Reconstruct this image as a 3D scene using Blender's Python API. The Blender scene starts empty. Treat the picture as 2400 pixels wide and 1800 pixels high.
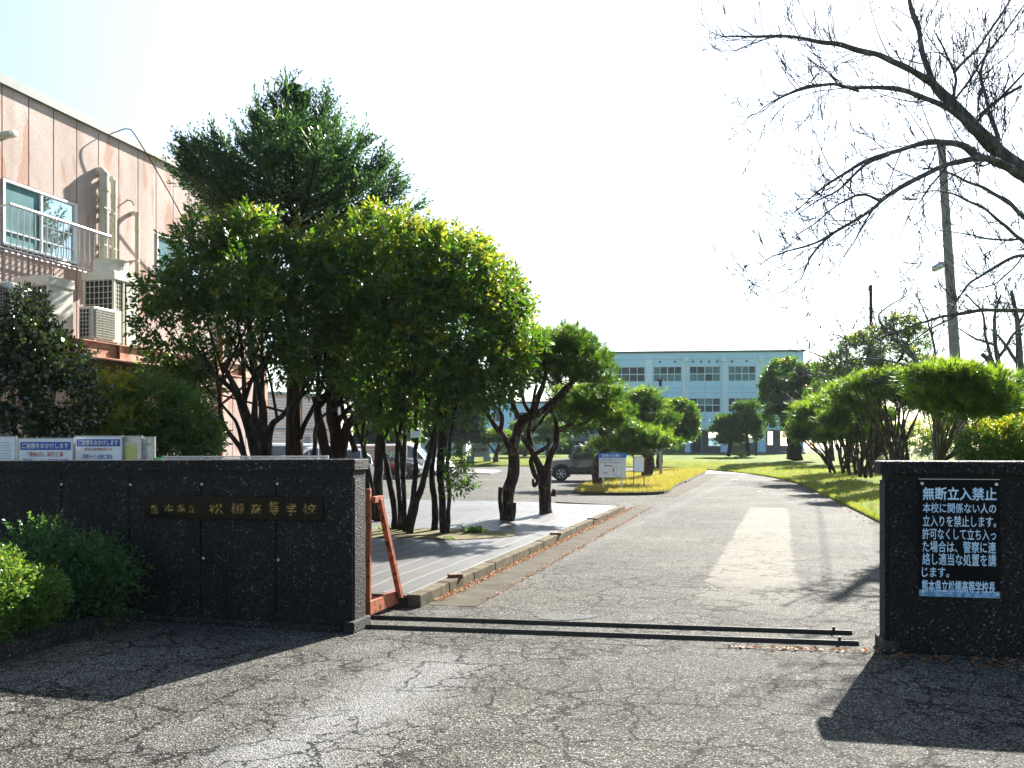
import bpy, math, random
import numpy as np
from mathutils import Vector, Matrix, noise
R = math.radians
scene = bpy.context.scene
col = scene.collection
# ---------------------------------------------------------------- camera, sky, sun, exposure
F = 2137.0; HZ = 1048.0; EYE = 1.6
cam_d = bpy.data.cameras.new('camera'); cam = bpy.data.objects.new('camera', cam_d); col.objects.link(cam)
cam.location = (0, 0, EYE); cam.rotation_euler = (R(90), 0, 0)
cam_d.sensor_width = 36; cam_d.lens = 36 * F / 2400; cam_d.shift_y = (HZ - 900) / 2400
cam_d.clip_start = 0.05; cam_d.clip_end = 3000
scene.camera = cam
SUN_AZ, SUN_EL = 29.1, 31.5
sun_dir = Vector((math.sin(R(SUN_AZ)) * math.cos(R(SUN_EL)), math.cos(R(SUN_AZ)) * math.cos(R(SUN_EL)), math.sin(R(SUN_EL))))
sd = bpy.data.lights.new('sun', 'SUN'); sd.energy = 5.0; sd.angle = R(0.53); sd.color = (1, 0.95, 0.87)
so = bpy.data.objects.new('sun', sd); col.objects.link(so); so.location = (20, 30, 40)
so.rotation_euler = sun_dir.to_track_quat('Z', 'Y').to_euler()
world = bpy.data.worlds.new('World'); scene.world = world; world.use_nodes = True
wn = world.node_tree.nodes; wl = world.node_tree.links
bg = wn['Background']; sky = wn.new('ShaderNodeTexSky'); sky.sky_type = 'NISHITA'; sky.sun_disc = False
sky.sun_elevation = R(SUN_EL); sky.sun_rotation = R(SUN_AZ); sky.dust_density = 0.3; sky.air_density = 1.0; sky.ozone_density = 1.0
# a thin milky veil of haze in the sunward half of the sky
tc = wn.new('ShaderNodeTexCoord'); dt = wn.new('ShaderNodeVectorMath'); dt.operation = 'DOT_PRODUCT'; dt.inputs[1].default_value = sun_dir; wl.new(tc.outputs['Generated'], dt.inputs[0])
vr = wn.new('ShaderNodeMapRange'); vr.interpolation_type = 'SMOOTHSTEP'; vr.inputs[1].default_value = 0.40; vr.inputs[2].default_value = 0.78; vr.inputs[3].default_value = 0.0; vr.inputs[4].default_value = 1.0; wl.new(dt.outputs['Value'], vr.inputs[0])
vm = wn.new('ShaderNodeMix'); vm.data_type = 'RGBA'; vm.blend_type = 'ADD'; wl.new(vr.outputs[0], vm.inputs[0]); wl.new(sky.outputs[0], vm.inputs[6]); vm.inputs[7].default_value = (3.1, 3.1, 2.9, 1)
wl.new(vm.outputs[2], bg.inputs[0]); bg.inputs[1].default_value = 0.05
scene.view_settings.view_transform = 'Standard'; scene.view_settings.look = 'None'
scene.view_settings.exposure = 2.0; scene.view_settings.gamma = 1
scene.cycles.max_bounces = 6; scene.cycles.transparent_max_bounces = 8; scene.cycles.use_denoising = True
try: scene.cycles.denoiser = 'OPENIMAGEDENOISE'
except Exception: pass
# ---------------------------------------------------------------- helpers
def W(px, py, Y): return Vector(((px - 1200) / F * Y, Y, EYE + (HZ - py) / F * Y))
def G(px, py, z=0.0):
    Y = (EYE - z) * F / (py - HZ); return Vector(((px - 1200) / F * Y, Y, z))
RA = math.atan2(1778 - 1200, F); SA, CA = math.sin(RA), math.cos(RA)      # the road and the pink building run this way
def UV(u, v, z=0.0): return Vector((u * CA + v * SA, -u * SA + v * CA, z))
def sm(a, b, x):
    t = max(0., min(1., (x - a) / (b - a))); return t * t * (3 - 2 * t)
def gz(Y): return 0.42 * sm(52, 105, Y)
def GT(px, py):
    p = G(px, py)
    for _ in range(6): p = G(px, py, gz(p.y))
    return p
def tag(o, label=None, cat=None, group=None, kind=None):
    if label: o['label'] = label
    if cat: o['category'] = cat
    if group: o['group'] = group
    if kind: o['kind'] = kind
    return o
def thing(name, label, cat, loc=(0, 0, 0), group=None, rz=0):
    e = bpy.data.objects.new(name, None); e.empty_display_size = 0.3; col.objects.link(e)
    e.location = loc; e.rotation_euler = (0, 0, rz)
    return tag(e, label, cat, group)
def link(name, me, parent=None, local=False):
    o = bpy.data.objects.new(name, me); col.objects.link(o)
    if parent is not None:
        o.parent = parent
        if not local and parent.type == 'EMPTY':
            o.matrix_parent_inverse = (Matrix.Translation(parent.location) @ parent.rotation_euler.to_matrix().to_4x4()).inverted()
    return o
class MB:
    def __init__(s): s.v = []; s.f = []; s.m = []
    def quad(s, a, b, c, d, m=0):
        i = len(s.v); s.v += [tuple(a), tuple(b), tuple(c), tuple(d)]; s.f.append((i, i+1, i+2, i+3)); s.m.append(m)
    def poly(s, pts, m=0):
        i = len(s.v); s.v += [tuple(p) for p in pts]; s.f.append(tuple(range(i, i+len(pts)))); s.m.append(m)
    def obox(s, o, a, b, c, m=0):                      # corner plus three edge vectors
        o, a, b, c = Vector(o), Vector(a), Vector(b), Vector(c); i = len(s.v)
        if a.cross(b).dot(c) < 0: a, b = b, a
        s.v += [tuple(o + a*x + b*y + c*z) for z in (0, 1) for x, y in ((0, 0), (1, 0), (1, 1), (0, 1))]
        s.f += [(i, i+3, i+2, i+1), (i+4, i+5, i+6, i+7), (i, i+1, i+5, i+4), (i+1, i+2, i+6, i+5), (i+2, i+3, i+7, i+6), (i+3, i, i+4, i+7)]
        s.m += [m]*6; return s
    def box(s, x0, x1, y0, y1, z0, z1, m=0): return s.obox((x0, y0, z0), (x1-x0, 0, 0), (0, y1-y0, 0), (0, 0, z1-z0), m)
    def ubox(s, u0, u1, v0, v1, z0, z1, m=0):
        return s.obox(UV(u0, v0, z0), UV(u1-u0, 0), UV(0, v1-v0), (0, 0, z1-z0), m)
    def tube(s, pts, rad, n=8, m=0, cap=True):
        pts = [Vector(p) for p in pts]
        if not isinstance(rad, (list, tuple)): rad = [rad]*len(pts)
        base = len(s.v); up = None
        for k, p in enumerate(pts):
            d = (pts[min(k+1, len(pts)-1)] - pts[max(k-1, 0)])
            if d.length < 1e-9: d = Vector((0, 0, 1))
            d.normalize()
            if up is None:
                up = d.orthogonal().normalized()
            else:
                up = (up - d*up.dot(d))
                up = up.normalized() if up.length > 1e-6 else d.orthogonal().normalized()
            w = d.cross(up)
            for j in range(n):
                a = 2*math.pi*j/n; s.v.append(tuple(p + (up*math.cos(a) + w*math.sin(a))*rad[k]))
        for k in range(len(pts)-1):
            for j in range(n):
                a = base+k*n+j; b = base+k*n+(j+1) % n; s.f.append((a, b, b+n, a+n)); s.m.append(m)
        if cap and n > 3:
            s.f.append(tuple(base+j for j in range(n))[::-1]); s.m.append(m)
            s.f.append(tuple(base+(len(pts)-1)*n+j for j in range(n))); s.m.append(m)
        return s
    def cyl(s, c, ax, r, h, n=20, m=0):
        c, ax = Vector(c), Vector(ax).normalized(); return s.tube([c, c+ax*h], r, n, m)
    def prism(s, pts, d, m=0):
        d = Vector(d); pts = [Vector(p) for p in pts]; n = len(pts); i = len(s.v)
        s.v += [tuple(p) for p in pts] + [tuple(p+d) for p in pts]
        s.f.append(tuple(range(i, i+n))[::-1]); s.f.append(tuple(range(i+n, i+2*n))); s.m += [m, m]
        for k in range(n):
            s.f.append((i+k, i+(k+1) % n, i+n+(k+1) % n, i+n+k)); s.m.append(m)
        return s
    def grid(s, P, m=0):                                # P: rows of points
        i = len(s.v); nr, nc = len(P), len(P[0])
        for r in P: s.v += [tuple(p) for p in r]
        for a in range(nr-1):
            for b in range(nc-1):
                k = i+a*nc+b; s.f.append((k, k+1, k+nc+1, k+nc)); s.m.append(m)
        return s
    def build(s, name, mats, parent=None, local=False, smooth=False, bevel=0, fixn=False):
        me = bpy.data.meshes.new(name); me.from_pydata(s.v, [], s.f)
        for mt in (mats if isinstance(mats, (list, tuple)) else [mats]): me.materials.append(mt)
        me.polygons.foreach_set('material_index', s.m)
        if smooth: me.polygons.foreach_set('use_smooth', [True]*len(s.f))
        if fixn:
            import bmesh
            b = bmesh.new(); b.from_mesh(me); bmesh.ops.remove_doubles(b, verts=b.verts, dist=1e-5); bmesh.ops.recalc_face_normals(b, faces=b.faces); b.to_mesh(me); b.free()
        me.update(); o = link(name, me, parent, local)
        if bevel:
            bm_ = o.modifiers.new('bevel', 'BEVEL'); bm_.width = bevel; bm_.segments = 2; bm_.limit_method = 'ANGLE'; bm_.angle_limit = R(35)
        return o
def smooth_path(pts, rad, sub=4):
    P = [Vector(p) for p in pts]; out = []; ro = []
    for k in range(len(P)-1):
        p0, p1, p2, p3 = P[max(k-1, 0)], P[k], P[k+1], P[min(k+2, len(P)-1)]
        for j in range(sub):
            t = j/sub
            out.append(0.5*((2*p1) + (p2-p0)*t + (2*p0-5*p1+4*p2-p3)*t*t + (3*p1-p0-3*p2+p3)*t**3)); ro.append(rad[k]*(1-t)+rad[k+1]*t)
    out.append(P[-1]); ro.append(rad[-1]); return out, ro
# ---------------------------------------------------------------- materials
class NT:
    def __init__(s, name):
        s.mat = bpy.data.materials.new(name); s.mat.use_nodes = True; s.t = s.mat.node_tree; s.n = s.t.nodes
        s.b = s.n['Principled BSDF']; s.out = s.n['Material Output']
    def new(s, ty, **kw):
        nd = s.n.new(ty)
        for k, v in kw.items(): s.set(nd, k, v)
        return nd
    def set(s, nd, k, v):
        if isinstance(k, str) and hasattr(nd, k) and k not in ('inputs',) and not k in nd.inputs:
            setattr(nd, k, v); return
        sock = nd.inputs[k]
        if hasattr(v, 'is_output'): s.t.links.new(v, sock)
        else: sock.default_value = v
    def coord(s, which='Object'): return s.new('ShaderNodeTexCoord').outputs[which]
    def map(s, vec, scale=(1, 1, 1), loc=(0, 0, 0), rot=(0, 0, 0)):
        m = s.new('ShaderNodeMapping'); s.set(m, 'Vector', vec); m.inputs['Scale'].default_value = scale; m.inputs['Location'].default_value = loc; m.inputs['Rotation'].default_value = rot
        return m.outputs[0]
    def noise(s, vec, scale, detail=4, rough=0.6, dist=0):
        n = s.new('ShaderNodeTexNoise'); s.set(n, 'Vector', vec); n.inputs['Scale'].default_value = scale; n.inputs['Detail'].default_value = detail
        n.inputs['Roughness'].default_value = rough; n.inputs['Distortion'].default_value = dist; return n.outputs
    def vor(s, vec, scale, feature='F1'):
        n = s.new('ShaderNodeTexVoronoi'); n.feature = feature; s.set(n, 'Vector', vec); n.inputs['Scale'].default_value = scale; return n.outputs
    def ramp(s, fac, stops, mode='LINEAR'):
        r = s.new('ShaderNodeValToRGB'); s.t.links.new(fac, r.inputs[0]); cr = r.color_ramp; cr.interpolation = mode
        while len(cr.elements) < len(stops): cr.elements.new(0.5)
        for e, (p, c) in zip(cr.elements, stops):
            e.position = p; e.color = (c, c, c, 1) if isinstance(c, (int, float)) else (*c, 1)
        return r.outputs[0]
    def mix(s, fac, a, b, mode='MIX'):
        m = s.new('ShaderNodeMix'); m.data_type = 'RGBA'; m.blend_type = mode
        for k, v in ((0, fac), (6, a), (7, b)):
            if hasattr(v, 'is_output'): s.t.links.new(v, m.inputs[k])
            elif k == 0: m.inputs[0].default_value = v
            else: m.inputs[k].default_value = (v, v, v, 1) if isinstance(v, (int, float)) else (*v, 1)[:4]
        return m.outputs[2]
    def math(s, op, a, b=0.0, clamp=False):
        m = s.new('ShaderNodeMath'); m.operation = op; m.use_clamp = clamp
        for k, v in ((0, a), (1, b)):
            if hasattr(v, 'is_output'): s.t.links.new(v, m.inputs[k])
            else: m.inputs[k].default_value = v
        return m.outputs[0]
    def bump(s, h, strength=0.5, dist=0.01, normal=None):
        b = s.new('ShaderNodeBump'); s.t.links.new(h, b.inputs['Height']); b.inputs['Strength'].default_value = strength; b.inputs['Distance'].default_value = dist
        if normal is not None: s.t.links.new(normal, b.inputs['Normal'])
        return b.outputs[0]
    def fin(s, color, rough=0.7, normal=None, metal=0, spec=0.5):
        s.set(s.b, 'Base Color', color if hasattr(color, 'is_output') else (*color, 1)); s.set(s.b, 'Roughness', rough); s.b.inputs['Metallic'].default_value = metal
        s.set(s.b, 'Specular IOR Level', spec)
        if normal is not None: s.set(s.b, 'Normal', normal)
        return s.mat
def pmat(name, c1, c2=None, scale=3.0, rough=0.6, bump=0.0, bscale=40, metal=0, spec=0.5, lo=0.35, hi=0.65):
    n = NT(name); co = n.coord(); c2 = c2 or tuple(x*0.8 for x in c1)
    f = n.ramp(n.noise(co, scale, 6, 0.65)[0], [(lo, c1), (hi, c2)])
    nm = n.bump(n.noise(co, bscale, 4)[0], bump, 0.01) if bump else None
    return n.fin(f, rough, nm, metal, spec)
def glass_dark(name, c=(0.02, 0.025, 0.03), rough=0.05, spec=0.9):
    n = NT(name); return n.fin(n.ramp(n.noise(n.coord(), 1.5, 3)[0], [(0.3, c), (0.7, tuple(x*1.8 for x in c))]), rough, None, 0, spec)
def leaf_mat(name, stops, trans=(0.2, 0.32, 0.03), tf=0.4, rough=0.4, spec=0.5):
    n = NT(name); g = n.new('ShaderNodeNewGeometry'); rnd = g.outputs['Random Per Island']
    lump = n.noise(n.coord(), 1.3, 3)[0]
    fac = n.math('ADD', n.math('MULTIPLY', rnd, 0.75), n.math('MULTIPLY', lump, 0.25))
    c = n.ramp(fac, stops); n.fin(c, rough, None, 0, spec)
    tr = n.new('ShaderNodeBsdfTranslucent'); n.set(tr, 'Color', n.mix(0.75, c, trans))
    mx = n.new('ShaderNodeMixShader'); mx.inputs[0].default_value = tf
    n.t.links.new(n.b.outputs[0], mx.inputs[1]); n.t.links.new(tr.outputs[0], mx.inputs[2]); n.t.links.new(mx.outputs[0], n.out.inputs[0])
    return n.mat
def bark_mat(name, c1, c2, c3=None, sc=14):
    n = NT(name); co = n.map(n.coord(), (1, 1, 0.35)); v = n.vor(co, sc)[0]; no = n.noise(co, sc*0.6, 8, 0.7)[0]
    c = n.ramp(no, [(0.3, c1), (0.55, c2)] + ([(0.72, c3)] if c3 else []))
    h = n.math('ADD', v, no); return n.fin(c, 0.85, n.bump(h, 0.9, 0.03), 0, 0.2)
def asphalt_mat():
    n = NT('asphalt'); co = n.coord()
    v = n.vor(co, 88); st = n.ramp(v[0], [(0.15, 1.0), (0.5, 0.45), (0.72, 0.05)]); rc = n.new('ShaderNodeSeparateColor', Color=v[1]).outputs
    peb = n.ramp(rc[0], [(0.0, (0.04, 0.039, 0.034)), (0.35, (0.11, 0.106, 0.09)), (0.7, (0.2, 0.193, 0.165)), (0.93, (0.33, 0.32, 0.29)), (1.0, (0.55, 0.54, 0.5))])
    peb = n.mix(n.math('MULTIPLY', rc[1], 0.25), peb, (0.09, 0.075, 0.04))
    base = n.mix(st, (0.009, 0.009, 0.008), peb)
    big = n.noise(co, 0.35, 5, 0.6)[0]; mid = n.noise(co, 1.7, 6, 0.65)[0]
    tone = n.ramp(big, [(0.32, 0.85), (0.5, 1.1), (0.68, 1.5)]); tone2 = n.ramp(mid, [(0.3, 0.85), (0.7, 1.25)])
    c = n.mix(1.0, n.mix(1.0, base, tone, 'MULTIPLY'), tone2, 'MULTIPLY')
    # dusty worn streaks in the forecourt (tyre tracks), each with its own shape
    sx = n.new('ShaderNodeSeparateXYZ', Vector=co).outputs
    def band(x0, y0, x1, y1, w, f0, f1):
        L = math.hypot(x1-x0, y1-y0); dx, dy = (x1-x0)/L, (y1-y0)/L
        d = n.math('ADD', n.math('MULTIPLY', n.math('SUBTRACT', sx[0], x0), dy), n.math('MULTIPLY', n.math('SUBTRACT', sx[1], y0), -dx))
        al = n.math('ADD', n.math('MULTIPLY', n.math('SUBTRACT', sx[0], x0), dx), n.math('MULTIPLY', n.math('SUBTRACT', sx[1], y0), dy))
        d = n.math('ADD', n.math('ABSOLUTE', d), n.math('MULTIPLY', n.math('SUBTRACT', mid, 0.5), w*1.6))
        k = n.ramp(d, [(w*0.25, 1.0), (w, 0.0)])
        a = n.ramp(n.math('DIVIDE', al, L), [(0.0, f0), (0.85, f1), (1.0, 0.0)])
        return n.math('MULTIPLY', k, a)
    b1 = n.math('ADD', band(-1.35, 3.8, -0.45, 7.3, 0.55, 1, 0.7), band(-0.6, 9.0, -2.2, 4.0, 0.25, 0.2, 0.2), True)
    c = n.mix(n.math('MULTIPLY', b1, 0.85), c, n.mix(st, (0.1, 0.1, 0.097), (0.38, 0.38, 0.37)))
    # long pale repair strip running up the drive, ragged and worn away at its near end
    uu = n.math('SUBTRACT', n.math('MULTIPLY', sx[0], CA), n.math('MULTIPLY', sx[1], SA)); vv = n.math('ADD', n.math('MULTIPLY', sx[0], SA), n.math('MULTIPLY', sx[1], CA))
    rag = n.math('MULTIPLY', n.math('SUBTRACT', n.noise(co, 4.5, 6, 0.75)[0], 0.5), 0.42)
    cc_ = n.math('ADD', n.math('MULTIPLY', vv, 0.0252), -0.372); hw = n.math('ADD', n.math('MULTIPLY', vv, -0.0028), 0.56)
    ins = n.ramp(n.math('SUBTRACT', n.math('ADD', hw, rag), n.math('ABSOLUTE', n.math('SUBTRACT', uu, cc_))), [(0.0, 0.0), (0.035, 1.0)])
    nearf = n.ramp(n.math('ADD', n.math('MULTIPLY', n.math('SUBTRACT', vv, 8.7), 0.25), n.math('MULTIPLY', rag, 2.0)), [(0.05, 0.0), (0.75, 1.0)]); farf = n.ramp(n.math('SUBTRACT', vv, 24.9), [(0.0, 1.0), (0.1, 0.0)])
    wear = n.ramp(n.noise(n.map(co, (1, 2.5, 1)), 1.6, 7, 0.75)[0], [(0.3, 0.7), (0.55, 1.0)])
    sm_ = n.math('MULTIPLY', n.math('MULTIPLY', ins, farf), n.math('MULTIPLY', nearf, wear))
    c = n.mix(sm_, c, n.mix(st, (0.11, 0.106, 0.088), (0.28, 0.265, 0.22)))
    # brown dirt
    dirt = n.ramp(n.noise(co, 0.8, 6, 0.7, 0.4)[0], [(0.52, 0.0), (0.75, 0.4)])
    c = n.mix(dirt, c, n.mix(st, (0.022, 0.018, 0.012), (0.14, 0.125, 0.09)))
    # cracks
    wv = n.new('ShaderNodeVectorMath'); wv.operation = 'ADD'; n.set(wv, 0, co)
    sc = n.new('ShaderNodeVectorMath'); sc.operation = 'SCALE'; n.set(sc, 0, n.noise(co, 4.0, 6, 0.75)[1]); sc.inputs['Scale'].default_value = 0.32; n.t.links.new(sc.outputs[0], wv.inputs[1])
    e1 = n.vor(wv.outputs[0], 1.7, 'DISTANCE_TO_EDGE')[0]; e2 = n.vor(wv.outputs[0], 3.6, 'DISTANCE_TO_EDGE')[0]
    mk = n.ramp(n.noise(co, 0.55, 3)[0], [(0.43, 0.0), (0.53, 1.0)])
    mk2 = n.ramp(n.noise(n.map(co, loc=(7, 3, 0)), 0.9, 3)[0], [(0.46, 0.0), (0.54, 1.0)])
    near = n.ramp(n.math('MULTIPLY', sx[1], 0.05), [(0.5, 1.0), (0.7, 0.3)])
    k1 = n.math('MULTIPLY', n.math('MULTIPLY', n.ramp(e1, [(0.0, 1.0), (0.007, 1.0), (0.017, 0.0)]), mk), near)
    k2 = n.math('MULTIPLY', n.math('MULTIPLY', n.ramp(e2, [(0.0, 1.0), (0.012, 1.0), (0.028, 0.0)]), mk2), near)
    k = n.math('MAXIMUM', k1, k2)
    c = n.mix(k, c, (0.004, 0.004, 0.0035))
    h = n.math('SUBTRACT', st, n.math('MULTIPLY', k, 3))
    return n.fin(c, 0.85, n.bump(h, 0.8, 0.006), 0, 0.12)
def aggregate_mat(name, base=(0.012, 0.011, 0.01), sc=55, bright=0.3, thr=0.75):
    n = NT(name); co = n.coord(); v = n.vor(co, sc); v2 = n.vor(co, sc*2.6)
    st = n.ramp(v[0], [(0.1, 1.0), (0.5, 0.25), (0.62, 0.0)]); ch = n.new('ShaderNodeSeparateColor', Color=v[1]).outputs
    g = n.ramp(ch[0], [(0.0, 0.004), (0.45, 0.02), (thr, 0.065), (0.93, bright), (1.0, min(1, bright*3.5))])
    tint = n.mix(n.math('MULTIPLY', ch[1], 0.5), g, (0.09, 0.06, 0.035), 'MIX')
    tint = n.mix(0.6, tint, g)
    c = n.mix(st, base, tint)
    f2 = n.ramp(v2[0], [(0.0, 0.02), (0.4, 0.0)]); c = n.mix(1.0, c, f2, 'ADD')
    w = n.ramp(n.noise(n.map(co, (1, 1, .45)), 1.8, 6, 0.7)[0], [(0.32, 0.12), (0.7, 1.1)]); c = n.mix(1.0, c, w, 'MULTIPLY')
    h = n.math('ADD', st, n.math('MULTIPLY', n.noise(co, 20, 4)[0], 0.5))
    return n.fin(c, 0.75, n.bump(h, 1.0, 0.012), 0, 0.35)
def grass_mat(name, c1, c2, c3):
    n = NT(name); co = n.coord(); a = n.noise(co, 0.5, 6, 0.7)[0]; b = n.noise(co, 30, 4)[0]
    c = n.ramp(a, [(0.3, c1), (0.5, c2), (0.68, c3)]); c = n.mix(1.0, c, n.ramp(b, [(0.3, 0.5), (0.7, 1.5)]), 'MULTIPLY')
    return n.fin(c, 0.9, n.bump(b, 1.0, 0.05), 0, 0.1)
M = {}
M['asphalt'] = asphalt_mat()
M['agg'] = aggregate_mat('exposed_aggregate_dark', (0.005, 0.0045, 0.004), 60, 0.14, 0.75)
M['agg_kerb'] = aggregate_mat('aggregate_kerb', (0.035, 0.033, 0.028), 70, 0.3, 0.6)
M['conc'] = pmat('kerb_concrete', (0.16, 0.135, 0.09), (0.06, 0.05, 0.03), 5, 0.9, 0.6, 60, 0, 0.1)
M['conc_dark'] = pmat('mossy_concrete', (0.05, 0.045, 0.03), (0.02, 0.02, 0.014), 8, 0.9, 0.6, 60)
M['joint'] = pmat('joint_dark', (0.006, 0.006, 0.006), None, 3, 0.9)
M['granite'] = pmat('polished_black_granite', (0.003, 0.003, 0.003), (0.006, 0.005, 0.004), 20, 0.2, spec=0.15)
M['gold'] = pmat('worn_gold', (0.4, 0.26, 0.04), (0.02, 0.014, 0.005), 38, 0.5, metal=0.3, lo=0.45, hi=0.55)
M['plug'] = pmat('white_plug', (0.6, 0.6, 0.58), None, 30, 0.7)
M['rust_red'] = pmat('red_oxide_paint', (0.36, 0.11, 0.055), (0.07, 0.025, 0.015), 14, 0.7, 0.4, 60, lo=0.52, hi=0.62, spec=0.2)
M['rail'] = pmat('rail_steel', (0.012, 0.011, 0.01), (0.03, 0.02, 0.012), 20, 0.6)
M['board_black'] = pmat('black_sign_face', (0.003, 0.003, 0.004), (0.005, 0.005, 0.006), 8, 0.6, spec=0.1)
M['letter_ice'] = pmat('pale_blue_letters', (0.62, 0.8, 0.95), (0.4, 0.62, 0.85), 12, 0.5)
M['faded_blue'] = pmat('faded_blue_film', (0.25, 0.5, 0.75), (0.06, 0.15, 0.3), 30, 0.5)
M['white'] = pmat('white_paint', (0.72, 0.73, 0.73), (0.6, 0.61, 0.62), 4, 0.5)
M['white_board'] = pmat('white_sign_board', (0.7, 0.74, 0.78), (0.62, 0.66, 0.7), 3, 0.4)
M['blue_print'] = pmat('blue_print', (0.015, 0.06, 0.3), (0.02, 0.07, 0.35), 5, 0.5)
M['blue_head'] = pmat('blue_header', (0.01, 0.16, 0.62), (0.01, 0.14, 0.55), 5, 0.5)
M['red_print'] = pmat('red_print', (0.5, 0.03, 0.04), None, 5, 0.5)
M['black_print'] = pmat('black_print', (0.02, 0.02, 0.03), None, 5, 0.6)
M['steel'] = pmat('galvanised_steel', (0.35, 0.36, 0.36), (0.25, 0.26, 0.26), 12, 0.45, metal=0.6)
M['plastic_green'] = pmat('green_plastic', (0.03, 0.35, 0.1), None, 5, 0.4)
M['film'] = pmat('clear_sleeve', (0.5, 0.53, 0.52), (0.25, 0.28, 0.26), 14, 0.15, 0.8, 9, spec=0.9)
M['paper_y'] = pmat('yellow_paper', (0.5, 0.52, 0.16), (0.4, 0.42, 0.1), 20, 0.6)
M['soil'] = pmat('soil', (0.03, 0.022, 0.014), (0.012, 0.01, 0.007), 6, 0.95, 0.8, 30)
M['moss'] = pmat('moss', (0.13, 0.12, 0.015), (0.06, 0.035, 0.012), 7, 0.95, 1.0, 40)
M['wood'] = pmat('old_wood', (0.2, 0.1, 0.05), (0.1, 0.05, 0.03), 12, 0.8)
M['bark_dark'] = bark_mat('bark_dark', (0.006, 0.005, 0.004), (0.025, 0.02, 0.013), (0.1, 0.095, 0.07), 18)
M['bark_pine'] = bark_mat('bark_pine', (0.008, 0.006, 0.005), (0.05, 0.032, 0.025), (0.3, 0.23, 0.18), 22)
M['bark_cherry'] = bark_mat('bark_cherry', (0.03, 0.03, 0.03), (0.1, 0.105, 0.105), (0.24, 0.25, 0.24), 22)
M['bark_red'] = bark_mat('bark_cypress', (0.006, 0.004, 0.003), (0.025, 0.012, 0.007), (0.16, 0.075, 0.035), 10)
M['twig'] = pmat('twig', (0.02, 0.019, 0.018), (0.05, 0.047, 0.045), 10, 0.8)
M['twig_grey'] = pmat('grey_twig', (0.12, 0.115, 0.11), (0.05, 0.05, 0.048), 6, 0.8)
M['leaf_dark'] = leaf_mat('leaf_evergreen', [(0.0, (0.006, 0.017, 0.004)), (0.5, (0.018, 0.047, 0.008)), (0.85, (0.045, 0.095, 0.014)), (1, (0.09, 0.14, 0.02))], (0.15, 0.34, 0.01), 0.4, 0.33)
M['leaf_new_backlit'] = leaf_mat('leaf_new_growth_backlit', [(0.0, (0.05, 0.13, 0.012)), (0.5, (0.13, 0.22, 0.02)), (0.8, (0.28, 0.22, 0.05)), (1, (0.42, 0.18, 0.08))], (0.42, 0.46, 0.03), 0.5, 0.4)
M['leaf_holly'] = leaf_mat('leaf_glossy_holly', [(0.0, (0.005, 0.013, 0.004)), (0.6, (0.014, 0.03, 0.007)), (1, (0.04, 0.06, 0.012))], (0.1, 0.16, 0.01), 0.15, 0.17, 0.8)
M['leaf_yellow'] = leaf_mat('leaf_yellow_green', [(0.0, (0.1, 0.14, 0.01)), (0.6, (0.25, 0.25, 0.015)), (1, (0.42, 0.28, 0.02))], (0.55, 0.5, 0.02), 0.5, 0.4)
M['leaf_box'] = leaf_mat('leaf_azalea', [(0.0, (0.015, 0.05, 0.008)), (0.6, (0.05, 0.12, 0.015)), (1, (0.12, 0.2, 0.03))], (0.25, 0.42, 0.04), 0.4, 0.3)
M['leaf_azalea_shaded'] = leaf_mat('leaf_azalea_shaded', [(0.0, (0.01, 0.045, 0.01)), (0.6, (0.035, 0.11, 0.018)), (1, (0.08, 0.19, 0.03))], (0.12, 0.25, 0.03), 0.3, 0.3)  # azalea leaf copy with the gate wall's shade put into its colour
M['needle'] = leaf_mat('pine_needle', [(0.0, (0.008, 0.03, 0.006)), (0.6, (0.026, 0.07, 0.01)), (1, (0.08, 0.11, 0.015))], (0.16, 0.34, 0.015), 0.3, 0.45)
M['needle_lit_top'] = leaf_mat('pine_needle_lit_top', [(0.0, (0.08, 0.16, 0.012)), (0.7, (0.17, 0.25, 0.02)), (1, (0.3, 0.22, 0.04))], (0.36, 0.55, 0.03), 0.42, 0.45)  # bright needle copy, sunlight on the pad tops put into the colour
M['cypress'] = leaf_mat('cypress_spray', [(0.0, (0.004, 0.018, 0.008)), (0.6, (0.012, 0.04, 0.016)), (1, (0.05, 0.1, 0.02))], (0.08, 0.2, 0.04), 0.28, 0.5)
M['cypress_new'] = leaf_mat('cypress_spray_light', [(0.0, (0.03, 0.09, 0.02)), (1, (0.1, 0.19, 0.03))], (0.2, 0.4, 0.05), 0.35, 0.5)
M['blade'] = leaf_mat('grass_blade', [(0.0, (0.07, 0.13, 0.015)), (0.5, (0.18, 0.22, 0.03)), (1, (0.3, 0.3, 0.07))], (0.36, 0.48, 0.05), 0.45, 0.6, 0.2)
M['blade_dry'] = leaf_mat('dry_grass_blade', [(0.0, (0.14, 0.15, 0.025)), (0.5, (0.28, 0.21, 0.05)), (1, (0.4, 0.24, 0.09))], (0.5, 0.38, 0.08), 0.45, 0.6, 0.2)
M['litter'] = leaf_mat('dead_leaf', [(0.0, (0.12, 0.04, 0.015)), (0.5, (0.3, 0.12, 0.04)), (1, (0.45, 0.25, 0.12))], (0.5, 0.2, 0.05), 0.2, 0.7)
M['lawn'] = grass_mat('lawn', (0.05, 0.1, 0.01), (0.11, 0.16, 0.016), (0.22, 0.2, 0.03))
M['lawn_dry'] = grass_mat('dry_lawn', (0.1, 0.14, 0.015), (0.2, 0.18, 0.025), (0.3, 0.2, 0.05))
M['ground'] = grass_mat('ground', (0.05, 0.06, 0.02), (0.08, 0.08, 0.03), (0.1, 0.08, 0.04))
M['school_p'] = pmat('pilaster_relief_tone', (0.6, 0.78, 0.87), (0.55, 0.74, 0.84), 0.4, 0.8, 0, 20, 0, 0.1)  # relief shading put into colour: pilasters lighter than the wall
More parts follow.
